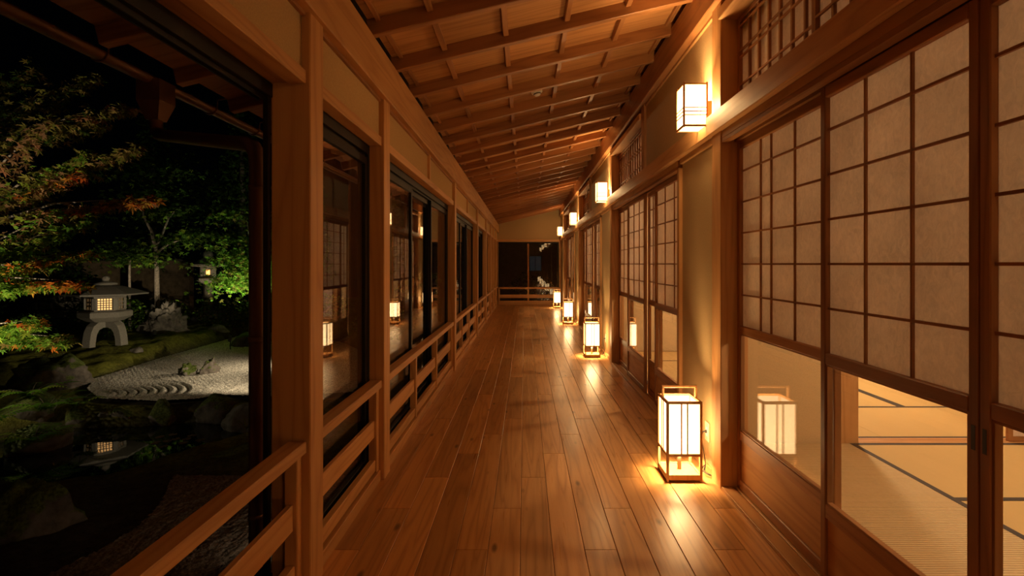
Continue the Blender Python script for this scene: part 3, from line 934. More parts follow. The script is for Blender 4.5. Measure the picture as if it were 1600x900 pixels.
def water_material():
    m, nt, out = new_mat('pond_water')
    L = nt.links.new
    b = nd(nt, 'ShaderNodeBsdfPrincipled', i_Roughness=0.02)
    b.inputs['Base Color'].default_value = (0.004, 0.006, 0.004, 1)
    b.inputs['IOR'].default_value = 1.6
    v, _, _ = obj_coords(nt, (3.0, 3.0, 3.0), jitter=False)
    n = nd(nt, 'ShaderNodeTexNoise', i_Scale=1.0, i_Detail=2.0)
    L(v, n.inputs['Vector'])
    bp = nd(nt, 'ShaderNodeBump', i_Strength=0.012, i_Distance=0.05)
    L(n.outputs[0], bp.inputs['Height']); L(bp.outputs[0], b.inputs['Normal'])
    L(b.outputs[0], out.inputs[0])
    return m
M['water'] = water_material()

# ---- terrain
POND = np.array([(-4.75, 5.15), (-4.30, 5.35), (-3.95, 5.9), (-3.60, 6.5), (-3.85, 7.05), (-4.75, 7.32), (-5.4, 7.10), (-6.36, 7.05), (-6.60, 6.6), (-6.0, 5.8)])
GRAV = np.array([(-7.5, 8.9), (-7.6, 9.8), (-7.75, 10.9), (-7.85, 13.0), (-8.0, 15.0), (-6.6, 15.0), (-4.6, 13.0), (-2.9, 10.5), (-2.7, 8.0), (-3.8, 7.75), (-4.6, 7.85), (-4.9, 7.62), (-5.4, 7.50), (-6.35, 7.65), (-7.0, 8.2)])
def sdf(px, py, poly):
    """signed distance to a polygon, negative inside"""
    d = np.full(px.shape, 1e9); ins = np.zeros(px.shape, bool)
    n = len(poly)
    for i in range(n):
        ax, ay = poly[i]; bx, by = poly[(i + 1) % n]
        ex, ey = bx - ax, by - ay
        t = np.clip(((px - ax) * ex + (py - ay) * ey) / (ex * ex + ey * ey), 0, 1)
        d = np.minimum(d, np.hypot(px - ax - t * ex, py - ay - t * ey))
        c = ((ay > py) != (by > py)) & (px < (bx - ax) * (py - ay) / (by - ay + 1e-12) + ax)
        ins ^= c
    return np.where(ins, -d, d)
def sstep(a, b, x):
    t = np.clip((x - a) / (b - a), 0, 1)
    return t * t * (3 - 2 * t)
def bumps(px, py):
    return (0.035 * np.sin(px * 2.1 + 1.3) * np.cos(py * 1.7) + 0.025 * np.sin(px * 4.3 + py * 3.1) + 0.016 * np.sin(px * 9.1 - py * 7.3) + 0.012 * np.cos(px * 13.7 + py * 11.9))
def terrain(px, py):
    dp = sdf(px, py, POND); dg = sdf(px, py, GRAV)
    far = sstep(8.0, 12.0, py - 0.35 * (px + 8))
    z = -0.72 + 0.30 * far + bumps(px, py) * (0.5 + far)
    z = z + 0.10 * sstep(12, 18, py)
    z = np.where(px > -3.2, np.minimum(z, -0.72), z)
    near = 1 - sstep(5.0, 6.6, py + 0.25 * (px + 4))
    z = z - 0.06 * near
    kg = 1 - sstep(-0.02, 0.35, dg)
    z = z * (1 - kg) + (-0.765) * kg
    kp = 1 - sstep(-0.10, 0.34, dp)
    z = z * (1 - kp) + (-1.35) * kp
    moss = sstep(0.0, 0.25, dg) * sstep(0.05, 0.35, dp) * sstep(4.6, 6.0, py)
    return z, moss
def grid_mesh(xs, ys, zf, name, mat, keep=None, parent=None):
    gx, gy = np.meshgrid(xs, ys)
    z = zf(gx, gy)
    extra = None
    if isinstance(z, tuple):
        z, extra = z
    nx, ny = len(xs), len(ys)
    co = np.stack([gx, gy, z], -1).reshape(-1, 3)
    idx = np.arange(nx * ny).reshape(ny, nx)
    q = np.stack([idx[:-1, :-1], idx[:-1, 1:], idx[1:, 1:], idx[1:, :-1]], -1).reshape(-1, 4)
    if keep is not None:
        k = keep(gx, gy).reshape(-1)
        q = q[k[q].all(1)]
        used = np.unique(q); remap = -np.ones(len(co), int); remap[used] = np.arange(len(used))
        co = co[used]; q = remap[q]
    me = bpy.data.meshes.new(name)
    me.vertices.add(len(co)); me.vertices.foreach_set('co', co.astype(np.float32).ravel())
    me.loops.add(q.size); me.loops.foreach_set('vertex_index', q.astype(np.int32).ravel())
    me.polygons.add(len(q)); me.polygons.foreach_set('loop_start', np.arange(0, q.size, 4, dtype=np.int32))
    me.update(calc_edges=True)
    me.polygons.foreach_set('use_smooth', np.ones(len(q), bool))
    if extra is not None:
        a = me.attributes.new('moss', 'FLOAT', 'POINT'); a.data.foreach_set('value', extra.astype(np.float32).ravel())
    me.materials.append(M[mat])
    return link(name, me, parent)
gr = grid_mesh(np.arange(-17, -1.0, 0.07), np.arange(-2.5, 24, 0.07), terrain, 'garden_ground', 'ground')
tag(gr, 'mossy garden ground with a hollow for the pond', kind='structure')
def gz(x, y):
    z, _ = terrain(np.array([x]), np.array([y])); return float(z[0])

RAKE_C = [(-5.35, 8.95)]
def gravel_z(px, py):
    d1 = np.hypot(px + 5.35, (py - 8.95))
    d2 = np.hypot((px + 6.75) * 0.72, (py - 7.75))
    ph = np.where(d2 < 1.15, d2 / 0.10, np.where(d1 < 0.0, d1 / 0.085, (py + 0.15 * np.sin(px * 1.5) - px * 0.9) / 0.11))
    amp = np.where(d2 < 1.15, 0.017, 0.0065)
    amp = amp * sstep(0.0, 0.3, -sdf(px, py, GRAV))
    return -0.70 + amp * np.sin(ph * 2 * np.pi) + 0.004 * np.sin(px * 61) * np.sin(py * 57) + 0.004 * np.sin(px * 97 + py * 83)
gv = grid_mesh(np.arange(-8.1, -2.6, 0.022), np.arange(7.4, 15.1, 0.022), gravel_z, 'gravel_bed', 'gravel', keep=lambda x, y: sdf(x, y, GRAV) < 0.02)
tag(gv, 'raked pale gravel bed winding between moss and pond', 'gravel', kind='stuff')
pb = grid_mesh(np.arange(-4.2, -1.05, 0.02), np.arange(-2.4, 5.0, 0.02),
               lambda x, y: -0.755 + 0.012 * np.sin(x * 83 + 3 * np.sin(y * 31)) * np.sin(y * 79 + 3 * np.cos(x * 29)), 'pebble_strip', 'pebble',
               keep=lambda x, y: (x > -3.3 + 0.25 * np.sin(y * 2.0)))
tag(pb, 'dark pebble strip under the eave beside the corridor', 'pebbles', kind='stuff')
me = bpy.data.meshes.new('pond')
pv = [(x * 1.0, y * 1.0, 0) for x, y in ((-7.4, 4.7), (-3.0, 4.7), (-3.0, 8.4), (-7.4, 8.4))]
me.from_pydata(pv, [], [(0, 1, 2, 3)]); me.materials.append(M['water'])
tag(link('pond', me, None, (0, 0, -1.0)), 'still black pond mirroring the lit stone lantern', 'pond', kind='stuff')

# ---- rocks
def rock(x, y, sx, sy, sz, label, mat='rock', seed=0, z=None, rot=0.0, facet=0.35, name='rock', group='rocks in the garden', sub=4, flat=0.35, crag=0.0):
    bm = bmesh.new()
    bmesh.ops.create_icosphere(bm, subdivisions=sub, radius=1.0)
    rs = random.Random(seed)
    planes = [(Vector((rs.gauss(0, 1), rs.gauss(0, 1), rs.gauss(0.3, 0.8))).normalized(), rs.uniform(0.55, 0.92)) for _ in range(12)]
    off = Vector((seed * 3.1, seed * 7.7, seed * 1.9))
    for v in bm.verts:
        p = v.co.copy()
        for nrm, dd in planes:
            e = p.dot(nrm) - dd
            if e > 0:
                p -= nrm * e * (0.5 + facet)
        p *= 1 + 0.22 * noise.noise(p * 1.3 + off) + 0.08 * noise.noise(p * 4 + off) + 0.035 * noise.noise(p * 10 + off)
        if crag:
            p *= 1 + crag * (abs(noise.noise(p * 2.3 + off)) + 0.6 * abs(noise.noise(p * 5.1 + off)) - 0.35)
        v.co = Vector((p.x * sx, p.y * sy, p.z * sz))
    zmin = -flat * sz
    for v in bm.verts:
        if v.co.z < zmin: v.co.z = zmin
    me = bpy.data.meshes.new(name); bm.to_mesh(me); bm.free()
    me.materials.append(M[mat])
    me.polygons.foreach_set('use_smooth', [True] * len(me.polygons))
    zz = gz(x, y) if z is None else z
    o = link(name, me, None, (x, y, zz - zmin - 0.10 * sz), (0, 0, rot))
    tag(o, label, 'rock', group)
    return o
rock(-9.15, 13.1, 0.50, 0.30, 0.66, 'upright pale craggy rock right of the stone lantern', 'rock', 3, rot=0.3, facet=0.3, flat=0.2, sub=5, crag=0.75)
rock(-7.72, 8.45, 0.58, 0.40, 0.46, 'big rounded dark boulder at the left tip of the gravel', 'rock_dark', 5, rot=0.5, facet=0.15, crag=0.4)
rock(-6.10, 9.30, 0.18, 0.17, 0.20, 'dark mossy half of the rock pair standing in the raked gravel', 'rock_moss', 8, z=-0.72, crag=0.5)
rock(-5.80, 9.40, 0.20, 0.16, 0.23, 'taller half of the rock pair standing in the raked gravel', 'rock_dark', 9, z=-0.72, rot=0.8, crag=0.5)
rock(-5.22, 7.38, 0.20, 0.16, 0.26, 'round moss capped rock at the pond edge below the gravel', 'rock_moss', 12, z=-0.98)
rock(-4.42, 7.52, 0.42, 0.22, 0.30, 'long dark ledge rock between gravel and pond', 'rock_dark', 14, z=-0.98, rot=0.35)
rock(-3.85, 7.20, 0.36, 0.28, 0.28, 'flat topped rock at the right bank of the pond', 'rock', 16, z=-0.98, rot=0.3)
rock(-6.75, 12.6, 0.50, 0.24, 0.30, 'low black rock at the far end of the gravel', 'rock_dark', 17, z=-0.74, rot=0.2)
rock(-8.75, 15.1, 0.95, 0.30, 0.24, 'long low flat stone behind the moss bank', 'rock', 19, rot=0.05, flat=0.5)
rock(-8.10, 13.6, 0.26, 0.18, 0.20, 'small flat stone beside the upright rock', 'rock', 20)
rock(-8.15, 10.75, 0.13, 0.10, 0.10, 'small brown stone at the foot of the stone lantern', 'rock', 21)
rock(-3.95, 4.00, 0.46, 0.42, 0.46, 'large rounded brown boulder in the lower left foreground', 'rock_dark', 23, z=-0.98, rot=0.2, facet=0.1, crag=0.35)
rock(-3.05, 4.55, 0.62, 0.30, 0.20, 'low moss covered bank stone in front of the pond', 'rock_moss', 25, z=-0.98, rot=0.35)
rock(-3.20, 5.65, 0.52, 0.30, 0.22, 'flat bank stone at the near right pond edge', 'rock_dark', 27, z=-0.96, rot=0.75)
rock(-6.40, 7.38, 0.30, 0.26, 0.24, 'mossy mound rock left of the pond reflection', 'rock_moss', 28, z=-0.98)
rock(-6.10, 6.40, 0.36, 0.32, 0.30, 'mossy bank rock under the ferns', 'rock_moss', 30, z=-1.0, rot=0.9)
rock(-5.80, 7.38, 0.26, 0.16, 0.20, 'low mossy edging stone on the far bank of the pond', 'rock_moss', 31, z=-0.96)
rock(-6.95, 7.10, 0.42, 0.34, 0.40, 'mossy slope rock behind the fern leaves', 'rock_moss', 34, z=-0.95)
rock(-6.00, 7.30, 0.10, 0.07, 0.06, 'small pale stone beside the mossy pond bank', 'rock', 35, z=-0.86)
rock(-9.95, 11.0, 0.42, 0.2, 0.14, 'low pale stone left of the lantern legs', 'rock', 36)

# ---- snow viewing stone lantern (hexagonal, three arched legs)
def ngon_loft(name, rings, n, mat, parent, rot=0.0, smooth=False):
    vs, fs = [], []
    for r, z in rings:
        for k in range(n):
            a = 2 * math.pi * k / n + rot
            vs.append((r * math.cos(a), r * math.sin(a), z))
    for i in range(len(rings) - 1):
        for k in range(n):
            k2 = (k + 1) % n
            fs.append((i * n + k, i * n + k2, (i + 1) * n + k2, (i + 1) * n + k))
    fs.append(tuple(range(n - 1, -1, -1)))
    m0 = (len(rings) - 1) * n
    fs.append(tuple(range(m0, m0 + n)))
    return mesh_obj(name, vs, fs, mat, parent, smooth=smooth)
LX, LY = -8.86, 10.82
LZ = gz(LX, LY) - 0.02
sl = tag(empty('stone_lantern', (LX, LY, LZ), math.radians(7)), 'wide roofed granite snow lantern glowing on arched legs in the moss', 'stone lantern')
for k in range(4):
    a = math.radians(-13) + k * math.pi / 2
    vs, fs = [], []
    prof = [(0.44, 0.0), (0.43, 0.14), (0.40, 0.30), (0.345, 0.42), (0.25, 0.49), (0.0, 0.515)]
    inn = [(0.31, 0.0), (0.30, 0.14), (0.27, 0.26), (0.215, 0.345), (0.13, 0.375), (0.0, 0.365)]
    for (ro, zo), (ri_, zi) in zip(prof, inn):
        for sgn in (-1, 1):
            wv = 0.085 * sgn
            for r, z in ((ro, zo), (ri_, zi)):
                vs.append((r * math.cos(a) - wv * math.sin(a), r * math.sin(a) + wv * math.cos(a), z))
    for i in range(len(prof) - 1):
        b0, b1 = i * 4, (i + 1) * 4
        for p, q in ((0, 1), (1, 3), (3, 2), (2, 0)):
            fs.append((b0 + p, b0 + q, b1 + q, b1 + p))
    fs.append((0, 1, 3, 2))
    mesh_obj('leg', vs, fs, 'granite', sl)
ngon_loft('platform', [(0.30, 0.50), (0.40, 0.56), (0.46, 0.60), (0.46, 0.70), (0.42, 0.725)], 6, 'granite', sl, math.pi / 6)
fb = ngon_loft('firebox_base', [(0.345, 0.725), (0.345, 0.755)], 6, 'granite', sl, math.pi / 6)
ngon_loft('firebox_head', [(0.345, 0.985), (0.345, 1.03)], 6, 'granite', sl, math.pi / 6)
for k in range(6):
    a = math.pi / 6 + k * math.pi / 3
    pr = 0.325
    me = box_mesh('firebox_post', 0.05, 0.09, 0.24, 'granite', 0.006)
    link('firebox_post', me, sl, (pr * math.cos(a), pr * math.sin(a), 0.87), (0, 0, a))
    am = a + math.pi / 6
    ri_ = 0.345 * math.cos(math.pi / 6)
    face = empty('window_face', ((ri_ - 0.03) * math.cos(am), (ri_ - 0.03) * math.sin(am), 0.87), am); face.parent = sl
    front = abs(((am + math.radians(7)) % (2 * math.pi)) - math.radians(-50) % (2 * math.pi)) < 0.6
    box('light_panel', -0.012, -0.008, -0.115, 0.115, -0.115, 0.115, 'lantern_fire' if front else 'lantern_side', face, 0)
    cells = 5 if front else 3
    for q in range(1, cells):
        t = -0.115 + 0.23 * q / cells
        box('lattice_bar', -0.006, 0.012, t - (0.008 if front else 0.016), t + (0.008 if front else 0.016), -0.115, 0.115, 'granite', face, 0)
        box('lattice_bar', -0.005, 0.011, -0.115, 0.115, t - (0.008 if front else 0.016), t + (0.008 if front else 0.016), 'granite', face, 0)
ngon_loft('roof', [(0.36, 1.03), (0.60, 1.045), (0.735, 1.055), (0.735, 1.085), (0.52, 1.165), (0.30, 1.235), (0.14, 1.27)], 6, 'granite', sl, math.pi / 6)
ngon_loft('finial', [(0.20, 1.265), (0.215, 1.29), (0.16, 1.325), (0.07, 1.335), (0.055, 1.36), (0.075, 1.385), (0.065, 1.43), (0.02, 1.455)], 12, 'granite', sl, 0, True)
light('flame', 'POINT', (0, 0, 0.87), 1.2, (1.0, 0.55, 0.22), sl, shadow_soft_size=0.05)

# ---- tall weathered lantern further back
TX, TY = -9.90, 16.0
tl = tag(empty('pedestal_lantern', (TX, TY, gz(TX, TY) - 0.03)), 'tall weathered pedestal lantern with a small flame among dark bushes', 'stone lantern')
ngon_loft('base', [(0.34, 0.0), (0.34, 0.12), (0.26, 0.18)], 6, 'old_granite', tl)
ngon_loft('shaft', [(0.15, 0.18), (0.14, 0.55), (0.17, 0.60), (0.14, 0.66), (0.14, 1.02)], 12, 'old_granite', tl, 0, True)
ngon_loft('platform', [(0.16, 1.02), (0.33, 1.12), (0.35, 1.18), (0.30, 1.20)], 6, 'old_granite', tl, 0.3)
for k in range(4):
    a = k * math.pi / 2 + math.radians(32)
    link('firebox_wall', box_mesh('firebox_wall', 0.05, 0.40, 0.34, 'old_granite', 0.01), tl, (0.19 * math.cos(a), 0.19 * math.sin(a), 1.37), (0, 0, a))
an = math.radians(-58)
fw = link('flame_opening', box_mesh('flame_opening', 0.02, 0.10, 0.15, 'lantern_flame', 0.004), tl, (0.212 * math.cos(an), 0.212 * math.sin(an), 1.37), (0, 0, an))
tag(fw, 'small orange flame opening')
ngon_loft('roof', [(0.30, 1.54), (0.56, 1.57), (0.57, 1.62), (0.38, 1.70), (0.20, 1.80), (0.12, 1.84)], 6, 'old_granite', tl, 0.2)
ngon_loft('finial', [(0.11, 1.84), (0.15, 1.90), (0.13, 1.99), (0.05, 2.05), (0.01, 2.08)], 10, 'old_granite', tl, 0, True)

# ---- leaves
PALM = []
for a, r in ((90, 1.0), (42, 0.86), (138, 0.86), (-2, 0.58), (182, 0.58)):
    an = math.radians(a); w_ = 0.16
    tip = (r * math.cos(an), r * math.sin(an)); pm = (0.48 * r * math.cos(an), 0.48 * r * math.sin(an))
    nx_, ny_ = -math.sin(an) * w_ * r, math.cos(an) * w_ * r
    PALM.append([(0, 0), (pm[0] - nx_, pm[1] - ny_), tip, (pm[0] + nx_, pm[1] + ny_)])
PALM = np.array(PALM).reshape(-1, 2)                     # 20 vertices, 5 quads
OVAL = np.array([(0, 0), (0.28, 0.45), (0, 1.0), (-0.28, 0.45)])
rng = np.random.default_rng(11)
def leaf_cloud(name, pos, size, cols, parent, shape=PALM, tilt=0.5, droop=0.25, loc=(0, 0, 0)):
    """pos: n x 3 local points, cols: n x 3 colours; one object holding every leaf"""
    n = len(pos); k = len(shape); nq = k // 4
    yaw = rng.uniform(0, 2 * np.pi, n)
    s = size * rng.uniform(0.65, 1.25, n)
    x = shape[None, :, 0] * s[:, None]; y = shape[None, :, 1] * s[:, None]
    z = -droop * (y / size) ** 2 * size
    ta, tb = rng.normal(0, tilt, n), rng.normal(-0.25, tilt, n)
    y2 = y * np.cos(tb)[:, None] - z * np.sin(tb)[:, None]; z2 = y * np.sin(tb)[:, None] + z * np.cos(tb)[:, None]
    x2 = x * np.cos(ta)[:, None] + z2 * np.sin(ta)[:, None]; z3 = -x * np.sin(ta)[:, None] + z2 * np.cos(ta)[:, None]
    X = x2 * np.cos(yaw)[:, None] - y2 * np.sin(yaw)[:, None] + pos[:, None, 0]
    Y = x2 * np.sin(yaw)[:, None] + y2 * np.cos(yaw)[:, None] + pos[:, None, 1]
    Z = z3 + pos[:, None, 2]
    co = np.stack([X, Y, Z], -1).reshape(-1, 3)
    me = bpy.data.meshes.new(name)
    me.vertices.add(len(co)); me.vertices.foreach_set('co', co.astype(np.float32).ravel())
    me.loops.add(n * k); me.loops.foreach_set('vertex_index', np.arange(n * k, dtype=np.int32))
    me.polygons.add(n * nq); me.polygons.foreach_set('loop_start', np.arange(0, n * k, 4, dtype=np.int32))
    me.update(calc_edges=True)
    a = me.color_attributes.new('leaf_colour', 'FLOAT_COLOR', 'POINT')
    cc = np.concatenate([np.repeat(cols, k, 0), np.ones((n * k, 1))], 1)
    a.data.foreach_set('color', cc.astype(np.float32).ravel())
    me.materials.append(M['leaf'])
    o = link(name, me, parent, loc)
    o['kind'] = 'stuff'
    return o
GREEN = np.array([(0.10, 0.22, 0.02), (0.14, 0.26, 0.03), (0.07, 0.16, 0.02), (0.20, 0.28, 0.03)])
OLIVE = np.array([(0.16, 0.15, 0.03), (0.20, 0.17, 0.04), (0.12, 0.13, 0.025), (0.24, 0.17, 0.05)])
ORANGE = np.array([(0.46, 0.13, 0.02), (0.52, 0.20, 0.03), (0.40, 0.08, 0.015), (0.34, 0.22, 0.03)])
RUSSET = np.array([(0.34, 0.15, 0.07), (0.30, 0.17, 0.08), (0.24, 0.15, 0.05), (0.36, 0.20, 0.10)])
DEEP = np.array([(0.035, 0.075, 0.012), (0.05, 0.10, 0.018), (0.06, 0.10, 0.02), (0.03, 0.06, 0.012)])
def palette(n, *sets):
    out = np.zeros((n, 3))
    ws = np.array([w_ for _, w_ in sets], float); ws /= ws.sum()
    ch = rng.choice(len(sets), n, p=ws)
    for i, (p, _) in enumerate(sets):
        mk = ch == i
        out[mk] = p[rng.integers(0, len(p), mk.sum())]
    return out * rng.uniform(0.7, 1.25, (n, 1))
def P(px, py, d):
    """a point of the garden on the line of sight through a picture position, at depth d"""
    return np.array(((px - 820) * d / FPX, d, EYE - (py - 412.5) * d / FPX))
def spray(p0, p1, n, spread, thick, sets0, sets1):
    """leaf points along a drooping branch; colours change from root to tip"""
    t = rng.uniform(0, 1, n) ** 0.8
    p = p0[None] + (p1 - p0)[None] * t[:, None]
    d = (p1 - p0) / np.linalg.norm(p1 - p0)
    side = np.cross(d, (0, 0, 1.0)); side /= np.linalg.norm(side)
    wdt = 0.85 * spread * (1.05 - 0.75 * t)
    p = p + side[None] * (rng.normal(0, 1, n) * wdt)[:, None]
    p[:, 2] += rng.normal(0, thick * 0.6, n) - 0.10 * (t ** 2)
    c0 = palette(n, *sets0); c1 = palette(n, *sets1)
    k = (rng.uniform(0, 1, n) < t ** 1.5)[:, None]
    return p, np.where(k, c1, c0)

# big maple whose branches reach in from the left
MXY = (-8.35, 7.4)
mz = gz(*MXY) - 0.05
mt_ = tag(empty('maple_tree', (MXY[0], MXY[1], mz)), 'maple with green and orange autumn leaves reaching in from the left', 'tree')
org = np.array((MXY[0], MXY[1], mz))
tr = [org + np.array(v) for v in ((0, 0, 0), (0.05, -0.05, 0.8), (-0.1, -0.1, 1.6), (0.1, 0.0, 2.5), (0.0, -0.2, 3.4), (0.1, -0.2, 4.3))]
tube('trunk', [tuple(v - org) for v in tr], [0.13, 0.11, 0.09, 0.075, 0.055, 0.03], 'bark_dark', mt_, 8)
SP = [  # root on trunk, tip (px, py, depth), leaves, spread, thickness, root colours, tip colours
    (4, (155, 108, 6.6), 300, 0.22, 0.07, [(OLIVE, 1), (DEEP, 1)], [(OLIVE, 1)]),
    (4, (60, 95, 6.8), 260, 0.26, 0.10, [(DEEP, 2), (OLIVE, 1)], [(DEEP, 1), (OLIVE, 1)]),
    (4, (204, 160, 6.4), 420, 0.20, 0.06, [(OLIVE, 1), (DEEP, 1)], [(OLIVE, 3), (RUSSET, 1)]),
    (4, (163, 186, 6.5), 300, 0.20, 0.06, [(OLIVE, 1), (DEEP, 1)], [(OLIVE, 1)]),
    (3, (217, 218, 6.2), 420, 0.19, 0.05, [(OLIVE, 2), (GREEN, 1)], [(OLIVE, 3), (RUSSET, 1)]),
    (3, (80, 172, 5.6), 170, 0.16, 0.06, [(RUSSET, 2), (OLIVE, 1)], [(RUSSET, 1), (OLIVE, 1)]),
    (3, (140, 232, 6.2), 300, 0.20, 0.06, [(GREEN, 1), (OLIVE, 1)], [(GREEN, 1), (OLIVE, 1)]),
    (3, (241, 300, 6.0), 340, 0.16, 0.05, [(OLIVE, 2), (RUSSET, 1)], [(ORANGE, 3), (RUSSET, 1)]),
    (3, (128, 262, 6.3), 150, 0.14, 0.06, [(OLIVE, 1), (RUSSET, 1)], [(RUSSET, 2), (ORANGE, 1)]),
    (2, (146, 330, 6.0), 380, 0.20, 0.06, [(GREEN, 3), (OLIVE, 1)], [(GREEN, 3), (OLIVE, 1)]),
    (2, (90, 322, 6.2), 240, 0.22, 0.08, [(GREEN, 2), (OLIVE, 1)], [(GREEN, 2), (RUSSET, 1)]),
    (2, (148, 382, 6.1), 340, 0.19, 0.05, [(GREEN, 3), (OLIVE, 1)], [(GREEN, 1), (ORANGE, 1), (OLIVE, 1)]),
    (2, (135, 432, 5.7), 420, 0.15, 0.04, [(GREEN, 3), (ORANGE, 1)], [(ORANGE, 4), (GREEN, 1)]),
    (2, (70, 398, 5.9), 260, 0.20, 0.06, [(GREEN, 3)], [(GREEN, 2), (ORANGE, 2)]),
    (1, (112, 520, 5.9), 420, 0.18, 0.05, [(GREEN, 4)], [(GREEN, 3), (OLIVE, 2), (ORANGE, 0.6)]),
    (1, (60, 492, 5.7), 300, 0.18, 0.07, [(GREEN, 4)], [(GREEN, 3), (ORANGE, 0.6)]),
    (2, (20, 440, 5.8), 260, 0.22, 0.08, [(GREEN, 4)], [(GREEN, 4), (ORANGE, 0.5)]),
]
lp, lc = [], []
for node, tip, n, spd, th, s0, s1 in SP:
    p1 = P(*tip); p0 = tr[node]
    start = p0 + (p1 - p0) * 0.30
    midp = p0 + (p1 - p0) * 0.55 + np.array((0, 0, 0.12))
    tube('branch', [tuple(p0 - org), tuple(midp - org), tuple(p0 + (p1 - p0) * 0.86 - org)], [0.022, 0.013, 0.004], 'bark', mt_, 5)
    p, c = spray(start, p1, n, spd, th, s0, s1)
    lp.append(p - org); lc.append(c)
leaf_cloud('leaves', np.concatenate(lp), 0.085, np.concatenate(lc), mt_, tilt=0.45)

def small_tree(base, nodes, pads, n_per, size, sets, label, mat='bark', name='garden_tree', r0=0.07, group='trees in the garden', shape=PALM, spread=(0.5, 0.12)):
    """base xyz; nodes: list of polylines (offsets) for trunk and branches; pads: leaf pad centres (offset, radius)"""
    o = tag(empty(name, tuple(base)), label, 'tree', group)
    for i, pl in enumerate(nodes):
        r = r0 if i == 0 else r0 * 0.5
        tube('trunk' if i == 0 else 'branch', pl, [r * (1 - 0.75 * k / (len(pl) - 1)) for k in range(len(pl))], mat, o, 7)
    pts = []
    for c, rad in pads:
        q = rng.normal(0, 1, (n_per, 3)) * np.array((rad * spread[0], rad * spread[0], rad * spread[1])) + np.array(c)
        q[:, 2] -= 0.25 * np.hypot(q[:, 0] - c[0], q[:, 1] - c[1]) ** 2 / max(rad, 0.1)
        pts.append(q)
    pts = np.concatenate(pts)
    leaf_cloud('leaves', pts, size, palette(len(pts), *sets), o, shape, tilt=0.45)
    return o
def offs(px, py, d, base):
    return tuple(P(px, py, d) - np.array(base))
B1 = P(246, 448, 13.5); B1[2] = gz(B1[0], B1[1]) - 0.03
f1 = lambda a, b, d=13.5: offs(a, b, d, B1)
small_tree(B1, [[(0, 0, 0), f1(245, 420), f1(243, 390), f1(237, 362), f1(224, 338), f1(222, 315)], [f1(243, 388), f1(256, 360), f1(263, 342), f1(275, 328), f1(288, 320)],
                [f1(246, 394), f1(262, 382), f1(278, 376), f1(296, 370)], [f1(263, 342), f1(258, 328), f1(252, 318)]],
           [(f1(215, 305), 1.0), (f1(262, 300), 0.9), (f1(296, 326), 0.8), (f1(240, 330), 0.8), (f1(285, 372), 0.9), (f1(310, 362), 0.5), (f1(270, 270), 1.1), (f1(210, 265), 1.1), (f1(325, 290, 15), 1.0), (f1(240, 240, 15), 1.3), (f1(300, 250, 15), 1.2)],
           260, 0.11, [(DEEP, 3), (GREEN, 1)], 'slender dark garden tree with a pale forked trunk in the centre')
B2 = P(203, 440, 13.0); B2[2] = gz(B2[0], B2[1]) - 0.03
f2 = lambda a, b, d=13.0: offs(a, b, d, B2)
small_tree(B2, [[(0, 0, 0), f2(202, 420), f2(203, 408), f2(198, 396), f2(185, 388)], [f2(203, 408), f2(212, 402), f2(228, 398)]],
           [(f2(190, 382), 0.7), (f2(225, 396), 0.7), (f2(175, 395), 0.6), (f2(210, 405), 0.6)], 200, 0.10, [(DEEP, 2), (GREEN, 1)], 'thin young tree with spreading low branches behind the stone lantern', r0=0.035)
B3 = P(398, 452, 13.0); B3[2] = gz(B3[0], B3[1]) - 0.03
f3 = lambda a, b, d=13.0: offs(a, b, d, B3)
small_tree(B3, [[(0, 0, 0), f3(397, 430), f3(392, 380), f3(386, 345), f3(374, 330)], [f3(392, 380), f3(410, 350), f3(425, 330)]],
           [(f3(370, 332), 0.7), (f3(400, 338), 0.8), (f3(365, 372), 0.5), (f3(385, 395), 0.8), (f3(365, 405), 0.6), (f3(380, 428), 0.9), (f3(405, 420), 0.9), (f3(355, 440), 0.6), (f3(395, 445), 0.9), (f3(420, 400), 0.9), (f3(415, 365), 0.8)],
           300, 0.085, [(GREEN, 4), (OLIVE, 1)], 'bright green uplit maple beside the drainpipe', r0=0.05)

def bush(x, y, rx, ry, rzz, n, size, sets, label, shape=OVAL, name='bush', cat='bush', group='bushes in the garden'):
    z = gz(x, y)
    o = tag(empty(name, (x, y, z)), label, cat, group)
    q = rng.normal(0, 1, (n, 3)); q /= np.linalg.norm(q, axis=1)[:, None]
    q *= (rng.uniform(0.55, 1.0, n) ** 0.5)[:, None]
    q = q * np.array((rx, ry, rzz)) + np.array((0, 0, rzz * 0.8))
    q[:, 2] = np.maximum(q[:, 2], 0.02)
    for k in range(4):
        a = k * 1.7
        tube('stem', [(0.02 * k, 0, -0.05), (rx * 0.3 * math.cos(a), ry * 0.3 * math.sin(a), rzz * 0.6), (rx * 0.6 * math.cos(a), ry * 0.6 * math.sin(a), rzz * 1.1)], [0.02, 0.014, 0.005], 'bark_dark', o, 5)
    leaf_cloud('leaves', q, size, palette(n, *sets), o, shape, tilt=0.7)
    return o
bush(-8.2, 14.3, 1.0, 0.6, 0.45, 1500, 0.075, [(DEEP, 2), (OLIVE, 1)], 'rounded olive bush below the small flame lantern')
bush(-10.3, 14.4, 0.85, 0.6, 0.40, 1300, 0.08, [(DEEP, 3), (GREEN, 1)], 'dark bush behind the upright rock')
bush(-10.4, 12.8, 0.9, 0.6, 0.5, 1500, 0.085, [(DEEP, 3), (GREEN, 1)], 'dark bush behind the snow lantern roof')
bush(-10.9, 11.3, 0.6, 0.4, 0.35, 900, 0.08, [(DEEP, 3)], 'low dark shrub left of the snow lantern')
bush(-6.4, 15.9, 0.9, 0.6, 0.40, 1300, 0.07, [(GREEN, 3), (DEEP, 1)], 'low bright shrub at the foot of the uplit maple')
bush(-9.55, 11.75, 0.4, 0.3, 0.22, 500, 0.07, [(DEEP, 2), (GREEN, 1)], 'small leafy shrub right behind the lantern platform')
